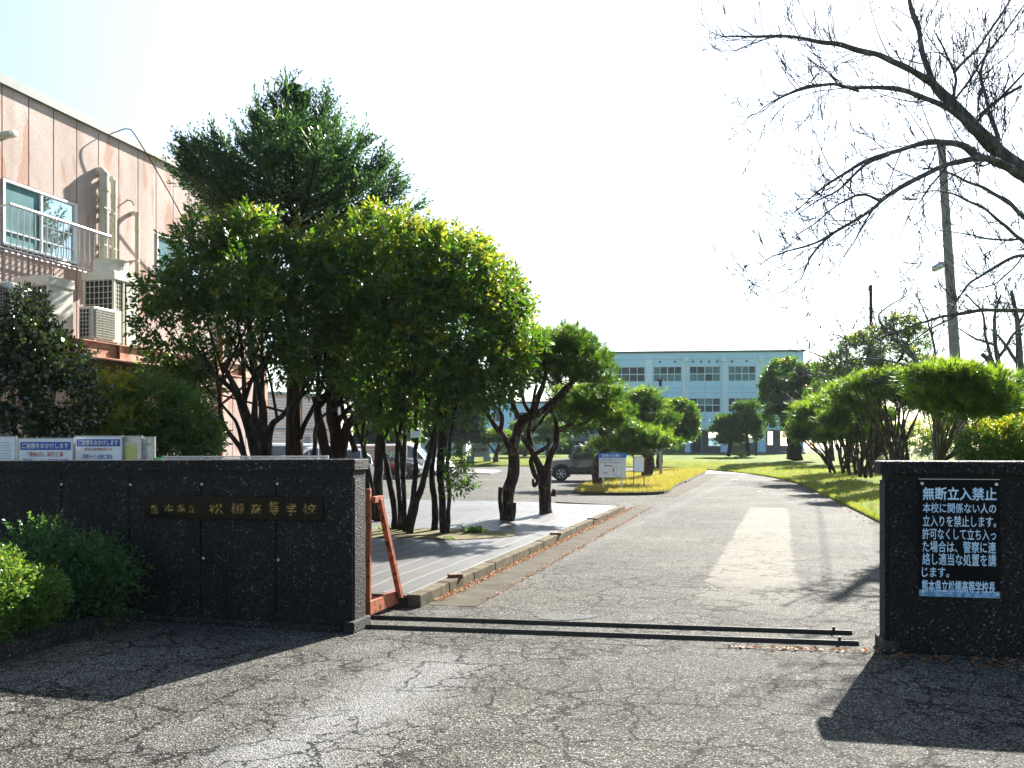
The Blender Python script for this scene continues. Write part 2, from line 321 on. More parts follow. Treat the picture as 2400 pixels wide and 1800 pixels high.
M['school'] = pmat('pale_blue_wall_paint', (0.42, 0.69, 0.86), (0.37, 0.63, 0.81), 0.4, 0.7, 0.1, 20)
M['school_trim'] = pmat('school_trim', (0.6, 0.76, 0.84), None, 1, 0.6)
M['school_roof'] = pmat('dark_roof_edge', (0.05, 0.08, 0.1), None, 1, 0.6)
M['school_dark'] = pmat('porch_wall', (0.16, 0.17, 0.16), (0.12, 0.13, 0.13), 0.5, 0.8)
M['pane'] = glass_dark('window_pane', (0.035, 0.05, 0.055), 0.4, 0.1)
M['pane2'] = glass_dark('curtained_pane', (0.07, 0.15, 0.16), 0.4, 0.1)
M['alu'] = pmat('aluminium', (0.55, 0.56, 0.56), (0.45, 0.46, 0.47), 6, 0.35, metal=0.5)
M['ac'] = pmat('ac_casing', (0.62, 0.62, 0.54), (0.5, 0.49, 0.4), 4, 0.5, 0.05, 20)
M['ac_dark'] = pmat('ac_coil', (0.02, 0.02, 0.022), None, 9, 0.6)
M['pipe'] = pmat('cream_pipe', (0.5, 0.48, 0.38), (0.42, 0.4, 0.3), 3, 0.4)
M['pole'] = pmat('pole_concrete', (0.24, 0.24, 0.22), (0.16, 0.16, 0.15), 3, 0.85, 0.3, 50)
M['black_metal'] = pmat('black_metal', (0.012, 0.012, 0.013), None, 5, 0.5)
M['tyre'] = pmat('tyre', (0.012, 0.012, 0.012), None, 9, 0.8)
M['rim'] = pmat('rim', (0.4, 0.4, 0.4), None, 9, 0.3, metal=0.8)
M['car_glass'] = glass_dark('car_glass', (0.03, 0.04, 0.04), 0.04)
M['amber'] = pmat('amber_lens', (0.8, 0.2, 0.03), None, 9, 0.2)
M['lamp_clear'] = pmat('headlamp', (0.6, 0.6, 0.6), None, 9, 0.1)
M['cable'] = pmat('cable', (0.01, 0.01, 0.01), None, 5, 0.6)
M['stone'] = pmat('memorial_stone', (0.3, 0.36, 0.42), (0.25, 0.3, 0.36), 4, 0.7)
M['annex'] = pmat('annex_wall', (0.45, 0.5, 0.55), (0.38, 0.43, 0.48), 1, 0.7)
def mk_pink():
    n = NT('pink_render'); co = n.coord(); a = n.noise(co, 0.9, 6, 0.7)[0]
    c = n.ramp(a, [(0.3, (0.6, 0.5, 0.45)), (0.6, (0.48, 0.385, 0.34))])
    s1 = n.ramp(n.noise(n.map(co, (2.2, 2.2, 0.45)), 1.6, 5, 0.55)[0], [(0.57, 0.0), (0.61, 0.7)])
    c = n.mix(s1, c, (0.45, 0.24, 0.16))
    s2 = n.ramp(n.noise(n.map(co, (1.5, 1.5, 0.25), (3, 1, 2)), 1.2, 6, 0.6)[0], [(0.5, 0.0), (0.75, 0.6)])
    c = n.mix(s2, c, (0.3, 0.22, 0.16))
    b = n.noise(co, 55, 4, 0.7)[0]
    return n.fin(c, 0.85, n.bump(b, 1.0, 0.012), 0, 0.2)
M['pink'] = mk_pink()
M['rust_beam'] = pmat('rusty_pink_beam', (0.6, 0.36, 0.26), (0.35, 0.1, 0.02), 2.2, 0.7, 0.3, 40, lo=0.45, hi=0.62)
M['rust'] = pmat('rust', (0.3, 0.08, 0.02), (0.12, 0.03, 0.01), 6, 0.85, 0.5, 40)
def mk_sheet():
    n = NT('weed_sheet'); co = n.coord(); sx = n.new('ShaderNodeSeparateXYZ', Vector=co).outputs
    wob = n.noise(co, 0.6, 3)[0]
    u = n.math('ADD', sx[0], n.math('MULTIPLY', wob, 0.12)); fr = n.math('FRACT', n.math('MULTIPLY', u, 1/0.27))
    ln = n.ramp(n.math('ABSOLUTE', n.math('SUBTRACT', fr, 0.5)), [(0.0, 1.0), (0.018, 0.8), (0.035, 0.0)])
    dust = n.ramp(n.noise(co, 0.7, 6, 0.65)[0], [(0.35, (0.05, 0.052, 0.054)), (0.7, (0.1, 0.097, 0.088))])
    wv = n.noise(n.map(co, (1, 1, 1)), 260, 2)[0]
    c = n.mix(n.math('MULTIPLY', ln, 0.5), dust, (0.5, 0.5, 0.48))
    h = n.math('ADD', n.math('MULTIPLY', n.noise(co, 3, 5)[0], 3.0), wv)
    return n.fin(c, 0.5, n.bump(h, 0.3, 0.012), 0, 0.4)
M['sheet'] = mk_sheet()
def mk_patch():
    n = NT('concrete_patch'); co = n.coord(); v = n.vor(co, 90)
    st = n.ramp(v[0], [(0.0, 1.0), (0.6, 0.0)]); a = n.noise(n.map(co, (1, 3, 1)), 2.0, 7, 0.7)[0]
    c = n.ramp(a, [(0.3, (0.11, 0.11, 0.095)), (0.5, (0.16, 0.155, 0.135)), (0.7, (0.2, 0.195, 0.17))]); c = n.mix(n.math('MULTIPLY', st, 0.35), c, (0.1, 0.1, 0.1))
    yy = n.new('ShaderNodeSeparateXYZ', Vector=co).outputs[1]; k = n.math('ADD', n.math('MULTIPLY', n.math('SUBTRACT', yy, 11.5), 0.12), n.math('MULTIPLY', n.math('SUBTRACT', n.noise(co, 2.3, 6, 0.7)[0], 0.5), 2.2))
    c = n.mix(n.ramp(k, [(0.0, 1.0), (0.45, 0.12)]), c, n.mix(st, (0.03, 0.03, 0.027), n.ramp(n.new('ShaderNodeSeparateColor', Color=v[1]).outputs[0], [(0.0, 0.07), (0.5, 0.19), (1.0, 0.5)])))
    return n.fin(c, 0.8, n.bump(st, 0.6, 0.005), 0, 0.15)
M['patch'] = mk_patch()
M['gutter'] = pmat('gutter_concrete', (0.11, 0.097, 0.072), (0.06, 0.053, 0.04), 3, 0.9, 0.7, 90, 0, 0.08)
M['far_road'] = pmat('pale_concrete_road', (0.2, 0.2, 0.19), (0.16, 0.16, 0.155), 0.6, 0.75, 0.2, 30, 0, 0.2)
M['paint'] = pmat('worn_white_marking', (0.3, 0.3, 0.29), (0.14, 0.14, 0.13), 8, 0.9, 0, 40, 0, 0.1)
# ---------------------------------------------------------------- lettering
def text(body, p0, right, up, width, height, mat, parent, name='lettering', bold=0.0, ext=0.002):
    """p0 = lower-left corner; the words fill width x height on the face; bold = share of a glyph by which the strokes grow"""
    cu = bpy.data.curves.new('tmp', 'FONT'); cu.body = body; cu.resolution_u = 2
    t = bpy.data.objects.new('tmp', cu); col.objects.link(t)
    dg = bpy.context.evaluated_depsgraph_get(); me = bpy.data.meshes.new_from_object(t.evaluated_get(dg))
    bpy.data.objects.remove(t); bpy.data.curves.remove(cu)
    n = len(me.vertices); a = np.empty(n*3); me.vertices.foreach_get('co', a); a = a.reshape(-1, 3)
    lo, hi = a.min(0), a.max(0); sc = np.array([width/(hi[0]-lo[0]), height/max(1e-6, hi[1]-lo[1])])
    r = np.array(Vector(right).normalized()); u = np.array(Vector(up).normalized()); nn = np.cross(r, u)
    faces = [tuple(p.vertices) for p in me.polygons]; bpy.data.meshes.remove(me); V, Fc = [], []
    offs = [(0, 0)] if not bold else [(-1, 0), (1, 0), (0, 1), (0, -1)]
    for k, (ox, oy) in enumerate(offs):
        P = np.array(p0)[None, :] + ((a[:, 0]-lo[0]+ox*bold)*sc[0])[:, None]*r + ((a[:, 1]-lo[1]+oy*bold)*sc[1])[:, None]*u + nn[None, :]*(ext+k*0.00025)
        V += P.tolist(); Fc += [tuple(i+k*n for i in f) for f in faces]
    m2 = bpy.data.meshes.new(name); m2.from_pydata(V, [], Fc); m2.materials.append(mat); m2.update(); return link(name, m2, parent)
# ---------------------------------------------------------------- numpy foliage
def np_mesh(name, V, nper, mats, midx=None, parent=None):
    """V: (N, nper, 3) one face per row"""
    N = len(V); me = bpy.data.meshes.new(name); me.vertices.add(N*nper); me.vertices.foreach_set('co', V.reshape(-1).astype(np.float32))
    me.loops.add(N*nper); me.loops.foreach_set('vertex_index', np.arange(N*nper, dtype=np.int32))
    me.polygons.add(N); me.polygons.foreach_set('loop_start', np.arange(0, N*nper, nper, dtype=np.int32)); me.polygons.foreach_set('loop_total', np.full(N, nper, dtype=np.int32))
    for m in mats: me.materials.append(m)
    if midx is not None: me.polygons.foreach_set('material_index', midx.astype(np.int32))
    me.update(calc_edges=True); return link(name, me, parent)
def nrm(a): return a/np.maximum(1e-9, np.linalg.norm(a, axis=-1, keepdims=True))
def leaves_geo(P, D, rng, L, Wd, droop=0.0):
    """quads: base, side, tip, side around direction D"""
    N = len(P); rnd = nrm(rng.normal(size=(N, 3))); S = nrm(np.cross(D, rnd)); Nn = np.cross(S, D)
    l = (L*(0.7+0.6*rng.random(N)))[:, None]; w = (Wd*(0.75+0.5*rng.random(N)))[:, None]
    tip = P + D*l; tip[:, 2] -= droop*l[:, 0]
    mid = P + D*l*0.45 + Nn*w*0.15
    return np.stack([P, mid - S*w*0.5 + Nn*w*0.12, tip, mid + S*w*0.5 + Nn*w*0.12], 1)
def sample_blobs(blobs, n, rng, shell=0.6, lump=0.2, cull=None, cs=1.6, seed=0):
    """blobs: (centre Vector, (rx, ry, rz)). returns points and outward normals"""
    C = np.array([list(b[0]) for b in blobs]); Rr = np.array([b[1] for b in blobs])
    wgt = (Rr[:, 0]*Rr[:, 1] + Rr[:, 1]*Rr[:, 2] + Rr[:, 0]*Rr[:, 2]); wgt = wgt/wgt.sum()
    k = rng.choice(len(blobs), n, p=wgt); d = nrm(rng.normal(size=(n, 3))); r = shell + (1-shell)*np.sqrt(rng.random(n))
    out = []; outn = []
    for i in range(n):
        c = C[k[i]]; rr = Rr[k[i]]; dv = Vector(d[i]); s = r[i]*(1+lump*noise.noise(dv*2.3+Vector((k[i]*7.1+seed, seed, 0))))
        p = c + d[i]*rr*s
        if cull is not None and noise.noise(Vector(p)*cs+Vector((seed*3.3, 0, 0))) < cull: continue
        out.append(p); outn.append(d[i]/rr)
    return np.array(out), nrm(np.array(outn))
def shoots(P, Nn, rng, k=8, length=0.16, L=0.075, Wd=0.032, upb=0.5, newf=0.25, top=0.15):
    """leafy shoots; returns quads and material index (1 = fresh tip leaves, some standing in for backlight)"""
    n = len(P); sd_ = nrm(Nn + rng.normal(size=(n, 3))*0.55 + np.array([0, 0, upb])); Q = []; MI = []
    fresh = (rng.random(n) < newf*np.clip(top-0.1+Nn[:, 2]*1.3+Nn[:, 0]*0.4, 0, 1.6))  # new growth, its share raised on top and sunward side to paint backlight
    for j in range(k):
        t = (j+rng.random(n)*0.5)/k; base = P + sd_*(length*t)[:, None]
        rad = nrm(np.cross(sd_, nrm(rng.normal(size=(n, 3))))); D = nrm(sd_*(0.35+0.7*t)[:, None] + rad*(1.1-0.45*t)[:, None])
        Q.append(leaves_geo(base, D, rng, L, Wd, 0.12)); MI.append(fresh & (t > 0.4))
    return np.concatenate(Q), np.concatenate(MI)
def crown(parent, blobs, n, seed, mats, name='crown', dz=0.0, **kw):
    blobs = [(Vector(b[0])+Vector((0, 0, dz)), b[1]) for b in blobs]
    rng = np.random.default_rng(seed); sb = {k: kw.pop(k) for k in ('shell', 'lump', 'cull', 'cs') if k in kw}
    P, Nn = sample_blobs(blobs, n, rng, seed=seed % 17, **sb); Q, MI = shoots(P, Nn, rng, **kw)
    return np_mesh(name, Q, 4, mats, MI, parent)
def pine_crown(parent, blobs, n, seed, name='crown', L=0.12, Wd=0.008, k=26, new=0.3, mats=None, shell=0.35, cull=None, lump=0.25):
    rng = np.random.default_rng(seed); P, Nn = sample_blobs(blobs, n, rng, shell, lump, cull, 1.8, seed % 13)
    m = len(P); q = max(1, m//9); cc = rng.integers(0, q, m); off = rng.normal(size=(m, 3))*(L*.85)*np.array([1, 1, .4]); P = P[cc]+off; Nn = nrm(Nn[cc]+nrm(off)*.7)
    ax = nrm(Nn*0.8 + np.array([0, 0, 0.9]) + rng.normal(size=(m, 3))*0.35); V = []; MI = []
    fr = rng.random(m) < new*np.clip(0.15+1.5*Nn[:, 2], 0, 1.9)  # upward-facing tufts take the brighter needles, painting sunlit pad tops
    for j in range(k):
        d = nrm(ax + nrm(rng.normal(size=(m, 3)))*(0.75+0.35*rng.random(m))[:, None]); s = nrm(np.cross(d, rng.normal(size=(m, 3))))
        o = P + ax*(rng.random(m)*L*0.7)[:, None]; l = (L*(0.7+0.5*rng.random(m)))[:, None]
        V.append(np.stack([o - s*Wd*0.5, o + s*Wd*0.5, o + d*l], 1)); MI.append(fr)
    return np_mesh(name, np.concatenate(V), 3, mats or [M['needle'], M['needle_lit_top']], np.concatenate(MI), parent)
def blob(px, py, Y, rx, ry, rd): return (W(px, py, Y), (rx/F*Y, rd, ry/F*Y))
def limb(mb, pts, r0, r1, n=7, sub=3, wob=0.0, seed=0):
    """pts: (px, py, Y)"""
    P = [W(*p) for p in pts]; k = len(P); rad = [r0+(r1-r0)*(i/(k-1)) for i in range(k)]
    Q, rr = smooth_path(P, rad, sub)
    if wob:
        Q = [q + Vector((noise.noise(q*3+Vector((seed, 0, 0))), noise.noise(q*3+Vector((0, seed, 5))), noise.noise(q*3+Vector((9, 0, seed)))))*wob for q in Q]
        rr = [r*(1+0.25*noise.noise(q*5)) for r, q in zip(rr, Q)]
    mb.tube(Q, rr, n); return Q, rr
RMIN = [0.0012]
def grow(mb, p, d, length, r, depth, rng, nseg=5, wander=0.25, up=0.05, kids=3, n=4, spread=0.8, shrink=0.62, tips=None):
    p = Vector(p); d = Vector(d).normalized(); pts = [p.copy()]; rr = [r]
    for i in range(nseg):
        d = (d + Vector((rng.gauss(0, 1), rng.gauss(0, 1), rng.gauss(0, 1)))*wander*0.5 + Vector((0, 0, up))).normalized()
        p = p + d*(length/nseg); pts.append(p.copy()); rr.append(max(RMIN[0], r*(1-0.65*(i+1)/nseg)))
    mb.tube(pts, rr, n if depth > 0 else 3, cap=False)
    if tips is not None: tips.append((pts[-1].copy(), d.copy()))
    if depth > 0:
        for k in range(kids):
            i = rng.randint(1, nseg); q = pts[i]; a = (Vector((rng.gauss(0, 1), rng.gauss(0, 1), rng.gauss(0, 1)))).normalized()
            dd = (pts[i]-pts[i-1]).normalized(); nd = (dd*(1-spread*0.4) + a*spread).normalized()
            grow(mb, q, nd, length*shrink*rng.uniform(0.6, 1.1), max(rr[i]*0.62, 0.0012), depth-1, rng, max(3, nseg-1), wander, up, kids, n, spread, shrink, tips)
# ================================================================ THE SETTING
def tri_fill(name, pts, z, mat, kind='structure'):
    mb = MB(); mb.poly([(p[0], p[1], z) for p in pts]); return tag(mb.build(name, mat), kind=kind)
ys = [-40, -20, -8, 0, 10, 20, 30, 40, 50, 56, 62, 68, 74, 80, 86, 92, 98, 105, 115, 160, 300, 700, 1500]
xs = [-1200, -400, -150, -60, -30, 0, 30, 60, 150, 400, 1200]
mb = MB(); mb.grid([[(x, y, gz(y)-0.03) for x in xs] for y in ys])
tag(mb.build('ground', M['ground'], fixn=True), kind='structure')
ys = [-8, -4, 0, 3, 6, 9, 12, 18, 26, 34, 42, 50, 56, 62, 68, 74, 80]
mb = MB(); mb.grid([[(x, y, gz(y)) for x in (-34, -20, -10, -5, 0, 5, 10, 16, 24)] for y in ys])
tag(mb.build('road', M['asphalt'], fixn=True), kind='structure')
# pale concrete part of the road, far
far = [G(1655, 1112), G(1600, 1100), G(1440, 1098), G(1440, 1094.5), G(1560, 1095.5), G(1700, 1101), G(1800, 1112), G(1875, 1131), G(1850, 1131), G(1780, 1116)]
mb = MB(); rows = [[], [], [], []]
for px, y0, y1 in ((1602, 1095.5, 1100.5), (1640, 1096, 1103.5), (1654, 1096.3, 1111.5), (1700, 1098, 1112), (1750, 1100, 1112.5), (1800, 1104.5, 1114), (1835, 1109, 1115.5), (1862, 1114.5, 1117.5)):
    for k in range(4): p = GT(px, y0+(y1-y0)*k/3); rows[k].append((p.x, p.y, gz(p.y)+0.02))
mb.grid(rows[::-1]); tag(mb.build('pale_road', M['far_road']), kind='structure')
c0 = G(1322, 1446); mb = MB(); pp = []
for k in range(28):
    a = 2*math.pi*k/28; rr = 1+0.12*math.sin(3*a+1)+0.06*math.sin(7*a); pp.append((c0.x+0.29*rr*math.cos(a), c0.y+0.17*rr*math.sin(a), 0.005))
mb.poly(pp); tag(mb.build('patched_road_spot', M['patch']), kind='structure')
mb = MB()
for px, py, w, h in ((1780, 1152, 16, 2), (1722, 1124, 22, 1.5), (1912, 1170, 26, 3)):
    a, b, c, d = G(px-w/2, py+h/2), G(px+w/2, py+h/2), G(px+w/2-3, py-h/2), G(px-w/2+4, py-h/2); mb.quad(*[(q.x, q.y, 0.008) for q in (a, b, c, d)])
tag(mb.build('road_markings', M['paint']), kind='structure')
# joint between the gate strip and the forecourt, as an irregular dark gap
mb = MB(); rng = random.Random(2)
def gap(p0, p1, w, n=60, amp=0.02):
    rows = []; d = (p1-p0); s = Vector((-d.y, d.x, 0)).normalized()
    for i in range(n+1):
        q = p0.lerp(p1, i/n) + s*(noise.noise(Vector((i*0.25, p0.x*3, 0)))*amp*2+rng.uniform(-1, 1)*amp*0.2); ww = w*(0.35+1.0*abs(noise.noise(Vector((i*0.31, 4, p0.y)))*1.6))
        rows.append([(q.x-s.x*ww/2, q.y-s.y*ww/2, 0.0045), (q.x+s.x*ww/2, q.y+s.y*ww/2, 0.0045)])
    mb.grid(rows)
gap(G(850, 1490), G(2062, 1531), 0.018); gap(G(1640, 1436), G(1000, 1424), 0.014, 40, 0.03); gap(G(985, 1424), G(905, 1428), 0.02, 12)
gap(G(1965, 1242), G(2062, 1338), 0.02, 30, 0.01)
tag(mb.build('road_joint', M['joint']), kind='structure')
# weed sheet island (its own frame: x across, y along the road)
U0, U1, V0, V1 = -13.0, -3.40, 8.64, 24.1
tb = [(-9.0, 17.0), (-4.6, 16.9), (-3.55, 19.55)]
def isl(u, v):
    h = 0.115 + 0.05*noise.noise(Vector((u*0.35, v*0.3, 0))) + 0.015*noise.noise(Vector((u*1.3, v*1.1, 3)))
    edge = min((U1-u)/1.0, (v-V0)/1.0, 1.0); h = 0.118+(h-0.115)*max(0, edge)
    for (a, b, s, g) in ((-4.75, 16.55, 0.55, 0.10), (-4.05, 19.1, 0.5, 0.10), (-7.0, 14.5, 1.2, 0.06), (-5.4, 13.2, 0.9, 0.05)):
        h += g*math.exp(-((u-a)**2+(v-b)**2)/(2*s*s*0.4))*max(0, min(1, edge))
    return h
mb = MB(); rows = []; nv, nu = 110, 80
for i in range(nv+1):
    v = V0+(V1-V0)*i/nv; ur = U1 - max(0, (v-22.6))**2*0.9*1.0; rows.append([(U0+(ur-U0)*j/nu, v, isl(U0+(ur-U0)*j/nu, v)) for j in range(nu+1)])
mb.grid(rows)
o = mb.build('ground_sheet', M['sheet'], smooth=True, fixn=True); o.rotation_euler = (0, 0, -RA); tag(o, kind='structure')
def islz(p):
    u = p.x*CA-p.y*SA; v = p.x*SA+p.y*CA; return isl(u, v)
# kerb round it
kerb = thing('kerb', 'weathered mossy concrete kerb edging the grey weed sheet along the driveway', 'kerb', UV(-3.33, 8.6))
mb = MB(); segs = 16
for i in range(segs):
    a = 8.52 + (22.9-8.52)*i/segs; b = 8.52 + (22.9-8.52)*(i+1)/segs - 0.012; dz = 0.004*math.sin(i*2.3)
    mb.ubox(-3.40+0.004*math.sin(i*3.1), -3.25, a, b, -0.02, 0.128+dz)
cur = [(-3.33-max(0, (v-22.6))**2*0.9, v) for v in (22.91, 23.2, 23.5, 23.8, 24.05)]
for (a, b), (c, d) in zip(cur[:-1], cur[1:]):
    mb.obox(UV(a-0.07, b, -0.02), UV(c-a, d-b), UV(0.14, 0.02), (0, 0, 0.145))
mb.build('kerb_stone', M['conc'], kerb, bevel=0.012)
mb = MB(); mb.ubox(-13, -3.402, 8.5, 8.64, -0.02, 0.124); mb.build('front_kerb_stone', M['conc_dark'], kerb, bevel=0.012)
mb = MB(); mb.ubox(-13, -4.8, 24.1, 24.22, -0.02, 0.1); mb.build('rear_kerb_stone', M['conc'], kerb, bevel=0.01)
mb = MB(); rows = []
for i in range(50):
    v = 8.7+(25.2-8.7)*i/49; w = 0.52+0.03*noise.noise(Vector((v, 0, 0))) - max(0, v-24.4)**2*0.9
    rows.append([UV(-3.25, v, 0.004), UV(-3.25+w*0.5, v, 0.003), UV(-3.25+w, v, 0.007)])
mb.grid(rows); tag(mb.build('gutter_pavement', M['gutter']), kind='structure')
# moss bed round the thin trunks
mb = MB(); pp = []; cen = G(985, 1252, 0.13); cu_, cv_ = cen.x*CA-cen.y*SA, cen.x*SA+cen.y*CA
rows = []
for r_ in (0, 0.3, 0.6, 0.85, 1.0):
    row = []
    for k in range(41):
        a = 2*math.pi*k/40; q = 1+0.18*math.sin(2*a+0.5)+0.08*math.sin(5*a); u = cu_+1.35*q*r_*math.cos(a); v = cv_-0.1+1.1*q*r_*math.sin(a)
        row.append(UV(u, v, isl(u, v)+0.012+0.02*(1-r_**3)))
    rows.append(row)
mb.grid(rows); tag(mb.build('moss_ground', M['moss'], smooth=True, fixn=True), kind='structure')
# litter in the gutter and round the place
def litter(name, spots, n, seed, L=0.035, mat='litter', label=None):
    rng = np.random.default_rng(seed); P = []
    for i in range(n):
        s = spots[rng.integers(len(spots))]; P.append(s(rng))
    P = np.array(P); D = nrm(rng.normal(size=(len(P), 3))*np.array([1, 1, 0.25])); Q = leaves_geo(P, D, rng, L, L*0.5)
    Q[:, :, 2] = np.maximum(Q[:, :, 2], P[:, None, 2]+0.001)
    return tag(np_mesh(name, Q, 4, [M[mat]]), kind='stuff')
def gut(rng):
    v = 8.9+15.2*rng.random()**1.0; u = -3.24+abs(rng.normal())*0.05; return tuple(UV(u, v, 0.008+0.02*rng.random()))
def gut2(rng):
    v = 8.9+15.2*rng.random(); u = -2.74+rng.normal()*0.03; return tuple(UV(u, v, 0.009))
def isle(rng):
    u = -10+6.4*rng.random(); v = 14+9.5*rng.random(); return tuple(UV(u, v, isl(u, v)+0.006))
def joint(rng):
    p = G(1700, 1516).lerp(G(2060, 1531), rng.random()); return (p.x, p.y+rng.normal()*0.02, 0.008)
def wallfoot(rng):
    p = G(2085, 1540).lerp(G(2400, 1560), rng.random()); return (p.x, p.y+rng.normal()*0.15, 0.008)
def lawnfoot(rng):
    v = 14+25*rng.random(); return tuple(UV(2.42-0.0004*v*v+rng.normal()*0.06, v, 0.008))
litter('fallen_leaves', [gut, gut, gut, gut, gut, gut2], 5200, 1)
litter('scattered_leaves', [isle, isle, joint, wallfoot, lawnfoot, lawnfoot, lawnfoot], 700, 2, 0.05)
# lawns
edge = [UV(2.75, 4), UV(2.7, 9), UV(2.6, 14), UV(2.46, 20.7), UV(2.3, 26), UV(2.12, 30.8), UV(1.75, 39.9), UV(1.2, 46), UV(0.3, 52), UV(-1.0, 57), UV(-3.2, 62.5), UV(-6.5, 67), Vector((5, 69, 0)), Vector((-5, 71.5, 0)), Vector((-18, 73, 0)), Vector((-40, 75, 0))]
edir = [(1, -.25), (1, -.2), (1, -.15), (1, -.1), (1, 0), (1, .05), (1, .15), (.95, .3), (.9, .45), (.75, .65), (.55, .8), (.3, .95), (.1, 1), (0, 1), (0, 1), (-.1, 1)]
EP, _ = smooth_path(edge, [0]*len(edge), 5); ED, _ = smooth_path([Vector((a, b, 0)) for a, b in edir], [0]*len(edir), 5)
def lawn_h(p, d): return gz(p.y) + 0.05 + 0.30*(1-math.exp(-d/1.6)) + 0.07*noise.noise(Vector((p.x*0.25, p.y*0.25, 1)))*min(1, d) + 0.12*sm(3, 12, d)
rows = []
for p, d in zip(EP, ED):
    d = d.normalized(); row = [(p.x, p.y, gz(p.y)-0.01)]
    for t in (0.0, 0.12, 0.35, 0.7, 1.2, 2, 3, 4.5, 6.5, 10, 16, 26, 40):
        q = p+d*(t+0.03*noise.noise(p)); row.append((q.x, q.y, lawn_h(q, t)))
    rows.append(row)
mb = MB(); mb.grid(rows); tag(mb.build('lawn_ground', M['lawn'], smooth=True, fixn=True), kind='structure')
MED = [G(1345, 1157), G(1395, 1160), G(1450, 1161), G(1520, 1160), G(1565, 1156), G(1580, 1143), G(1612, 1128), G(1640, 1115), G(1655, 1107), G(1640, 1102.5), G(1590, 1102.5), G(1520, 1106), G(1450, 1113), G(1420, 1122), G(1375, 1140)]
MP, _ = smooth_path(MED+[MED[0]], [0]*(len(MED)+1), 4); MP = MP[:-1]
mc = Vector((7.2, 42, 0))
def med_h(t): return 0.11+0.16*(1-t)**1.0*1.4 if t < 1 else 0.1
rows = []
for t in (1.0, 0.97, 0.9, 0.8, 0.65, 0.45, 0.25, 0.0):
    rows.append([(mc.x+(p.x-mc.x)*t, mc.y+(p.y-mc.y)*t, 0.09+0.13*(1-t*t)+0.02*noise.noise(Vector((p.x*t, p.y*t, 0)))) for p in MP+[MP[0]]])
mb = MB(); mb.grid(rows); tag(mb.build('median_lawn_ground', M['lawn_dry'], smooth=True, fixn=True), kind='structure')
mk = thing('median_kerb', 'low dark kerb round the dry grass island with the signboards', 'kerb', MED[2], None)
mb = MB()
for a, b in zip(MP, MP[1:]+[MP[0]]):
    n_ = (a-mc); n_.z = 0; n_.normalize(); mb.obox((a.x, a.y, -0.01), (b-a), n_*0.12, (0, 0, 0.11))
mb.build('kerb_stone', M['conc_dark'], mk)
mb = MB(); rows = []
for p in [G(1560, 1164), G(1600, 1146), G(1640, 1127), G(1672, 1110)]:
    rows.append([(p.x-0.35, p.y, 0.006), (p.x+0.35, p.y, 0.006)])
mb.grid(rows); tag(mb.build('median_gutter_pavement', M['gutter']), kind='structure')
def blades(name, pts, seed, L, Wd, mats, split):
    rng = np.random.default_rng(seed); P = np.array(pts); n = len(P); d = nrm(np.array([0, 0, 1.0])+rng.normal(size=(n, 3))*0.45); d[:, 2] = abs(d[:, 2])
    s = nrm(np.cross(d, rng.normal(size=(n, 3)))); l = (L*(0.5+0.9*rng.random(n)))[:, None]
    return tag(np_mesh(name, np.stack([P-s*Wd*0.5, P+s*Wd*0.5, P+d*l], 1), 3, mats, rng.random(n) < split), kind='stuff')
rng = random.Random(11); pts = []
for i in range(26000):
    a = rng.randrange(len(MP)); p = MP[a].lerp(MP[(a+1) % len(MP)], rng.random()); t = math.sqrt(rng.random()) if rng.random() < .75 else 1-rng.random()*0.04
    pts.append((mc.x+(p.x-mc.x)*t, mc.y+(p.y-mc.y)*t, 0.085+0.13*(1-t*t)))
blades('dry_grass', pts, 3, 0.13, 0.02, [M['blade_dry'], M['blade']], 0.3)
pts = []
for i in range(60000):
    k = int(rng.random()**0.8*60)+8; k = min(k, len(EP)-2); f = rng.random(); p = EP[k].lerp(EP[k+1], f); d = ED[k].normalized(); t = abs(rng.gauss(0, 1))*3.5 if rng.random() < .75 else rng.random()*0.12
    q = p+d*t; pts.append((q.x, q.y, lawn_h(q, t)-0.01))
blades('grass', pts, 5, 0.10, 0.02, [M['blade'], M['blade_dry']], 0.3)
# far side of the parking lot: pale paving with a kerb
pp = [G(1060, 1110), G(1150, 1112), G(1175, 1107), G(1170, 1103), G(1080, 1099), G(700, 1099), G(700, 1112)]
mb = MB(); mb.poly([(p.x, p.y, 0.06) for p in pp]); mb.prism([(p.x, p.y, -0.01) for p in pp], (0, 0, 0.068)); tag(mb.build('parking_pavement', M['far_road'], fixn=True), kind='structure')
# ================================================================ GATE WALLS
Lw = Vector((-CA, SA, 0)); Rw = Vector((SA, CA, 0)); Z = Vector((0, 0, 1))
E0 = Vector((-1.37, 7.86, 0))
gw = thing('gate_wall', 'long dark pebble-faced gate wall with a black name plaque and gold characters', 'wall', E0)
Lg = 6.2
mb = MB()
mb.obox(E0+Rw*0.02+Lw*0.02, Lw*Lg, Rw*0.24, Z*1.36); mb.build('wall_core', M['joint'], gw)
js = [0.0, 0.74] + [0.74+0.757*k for k in range(1, 9)]
mb = MB()
for a, b in zip(js[:-1], js[1:]):
    mb.obox(E0+Lw*(a+0.008), Lw*(b-a-0.016), Rw*0.03, Z*1.335)
mb.obox(E0+Lw*0+Rw*0.032-Lw*0.0, Lw*0.03, Rw*0.226, Z*1.335)
mb.build('wall_panel', M['agg'], gw, bevel=0.006)
mb = MB(); o_ = E0-Lw*0.02-Rw*0.02
mb.prism([o_+Z*1.395, o_+Z*1.497, o_+Lw*(Lg)+Z*1.45, o_+Lw*(Lg)+Z*1.352], Rw*0.31); mb.build('coping', M['agg'], gw, bevel=0.012, fixn=True)
mb = MB(); mb.obox(E0+Rw*0.005+Z*1.334, Lw*Lg, Rw*0.25, Z*0.062); mb.build('recess_band', M['joint'], gw)
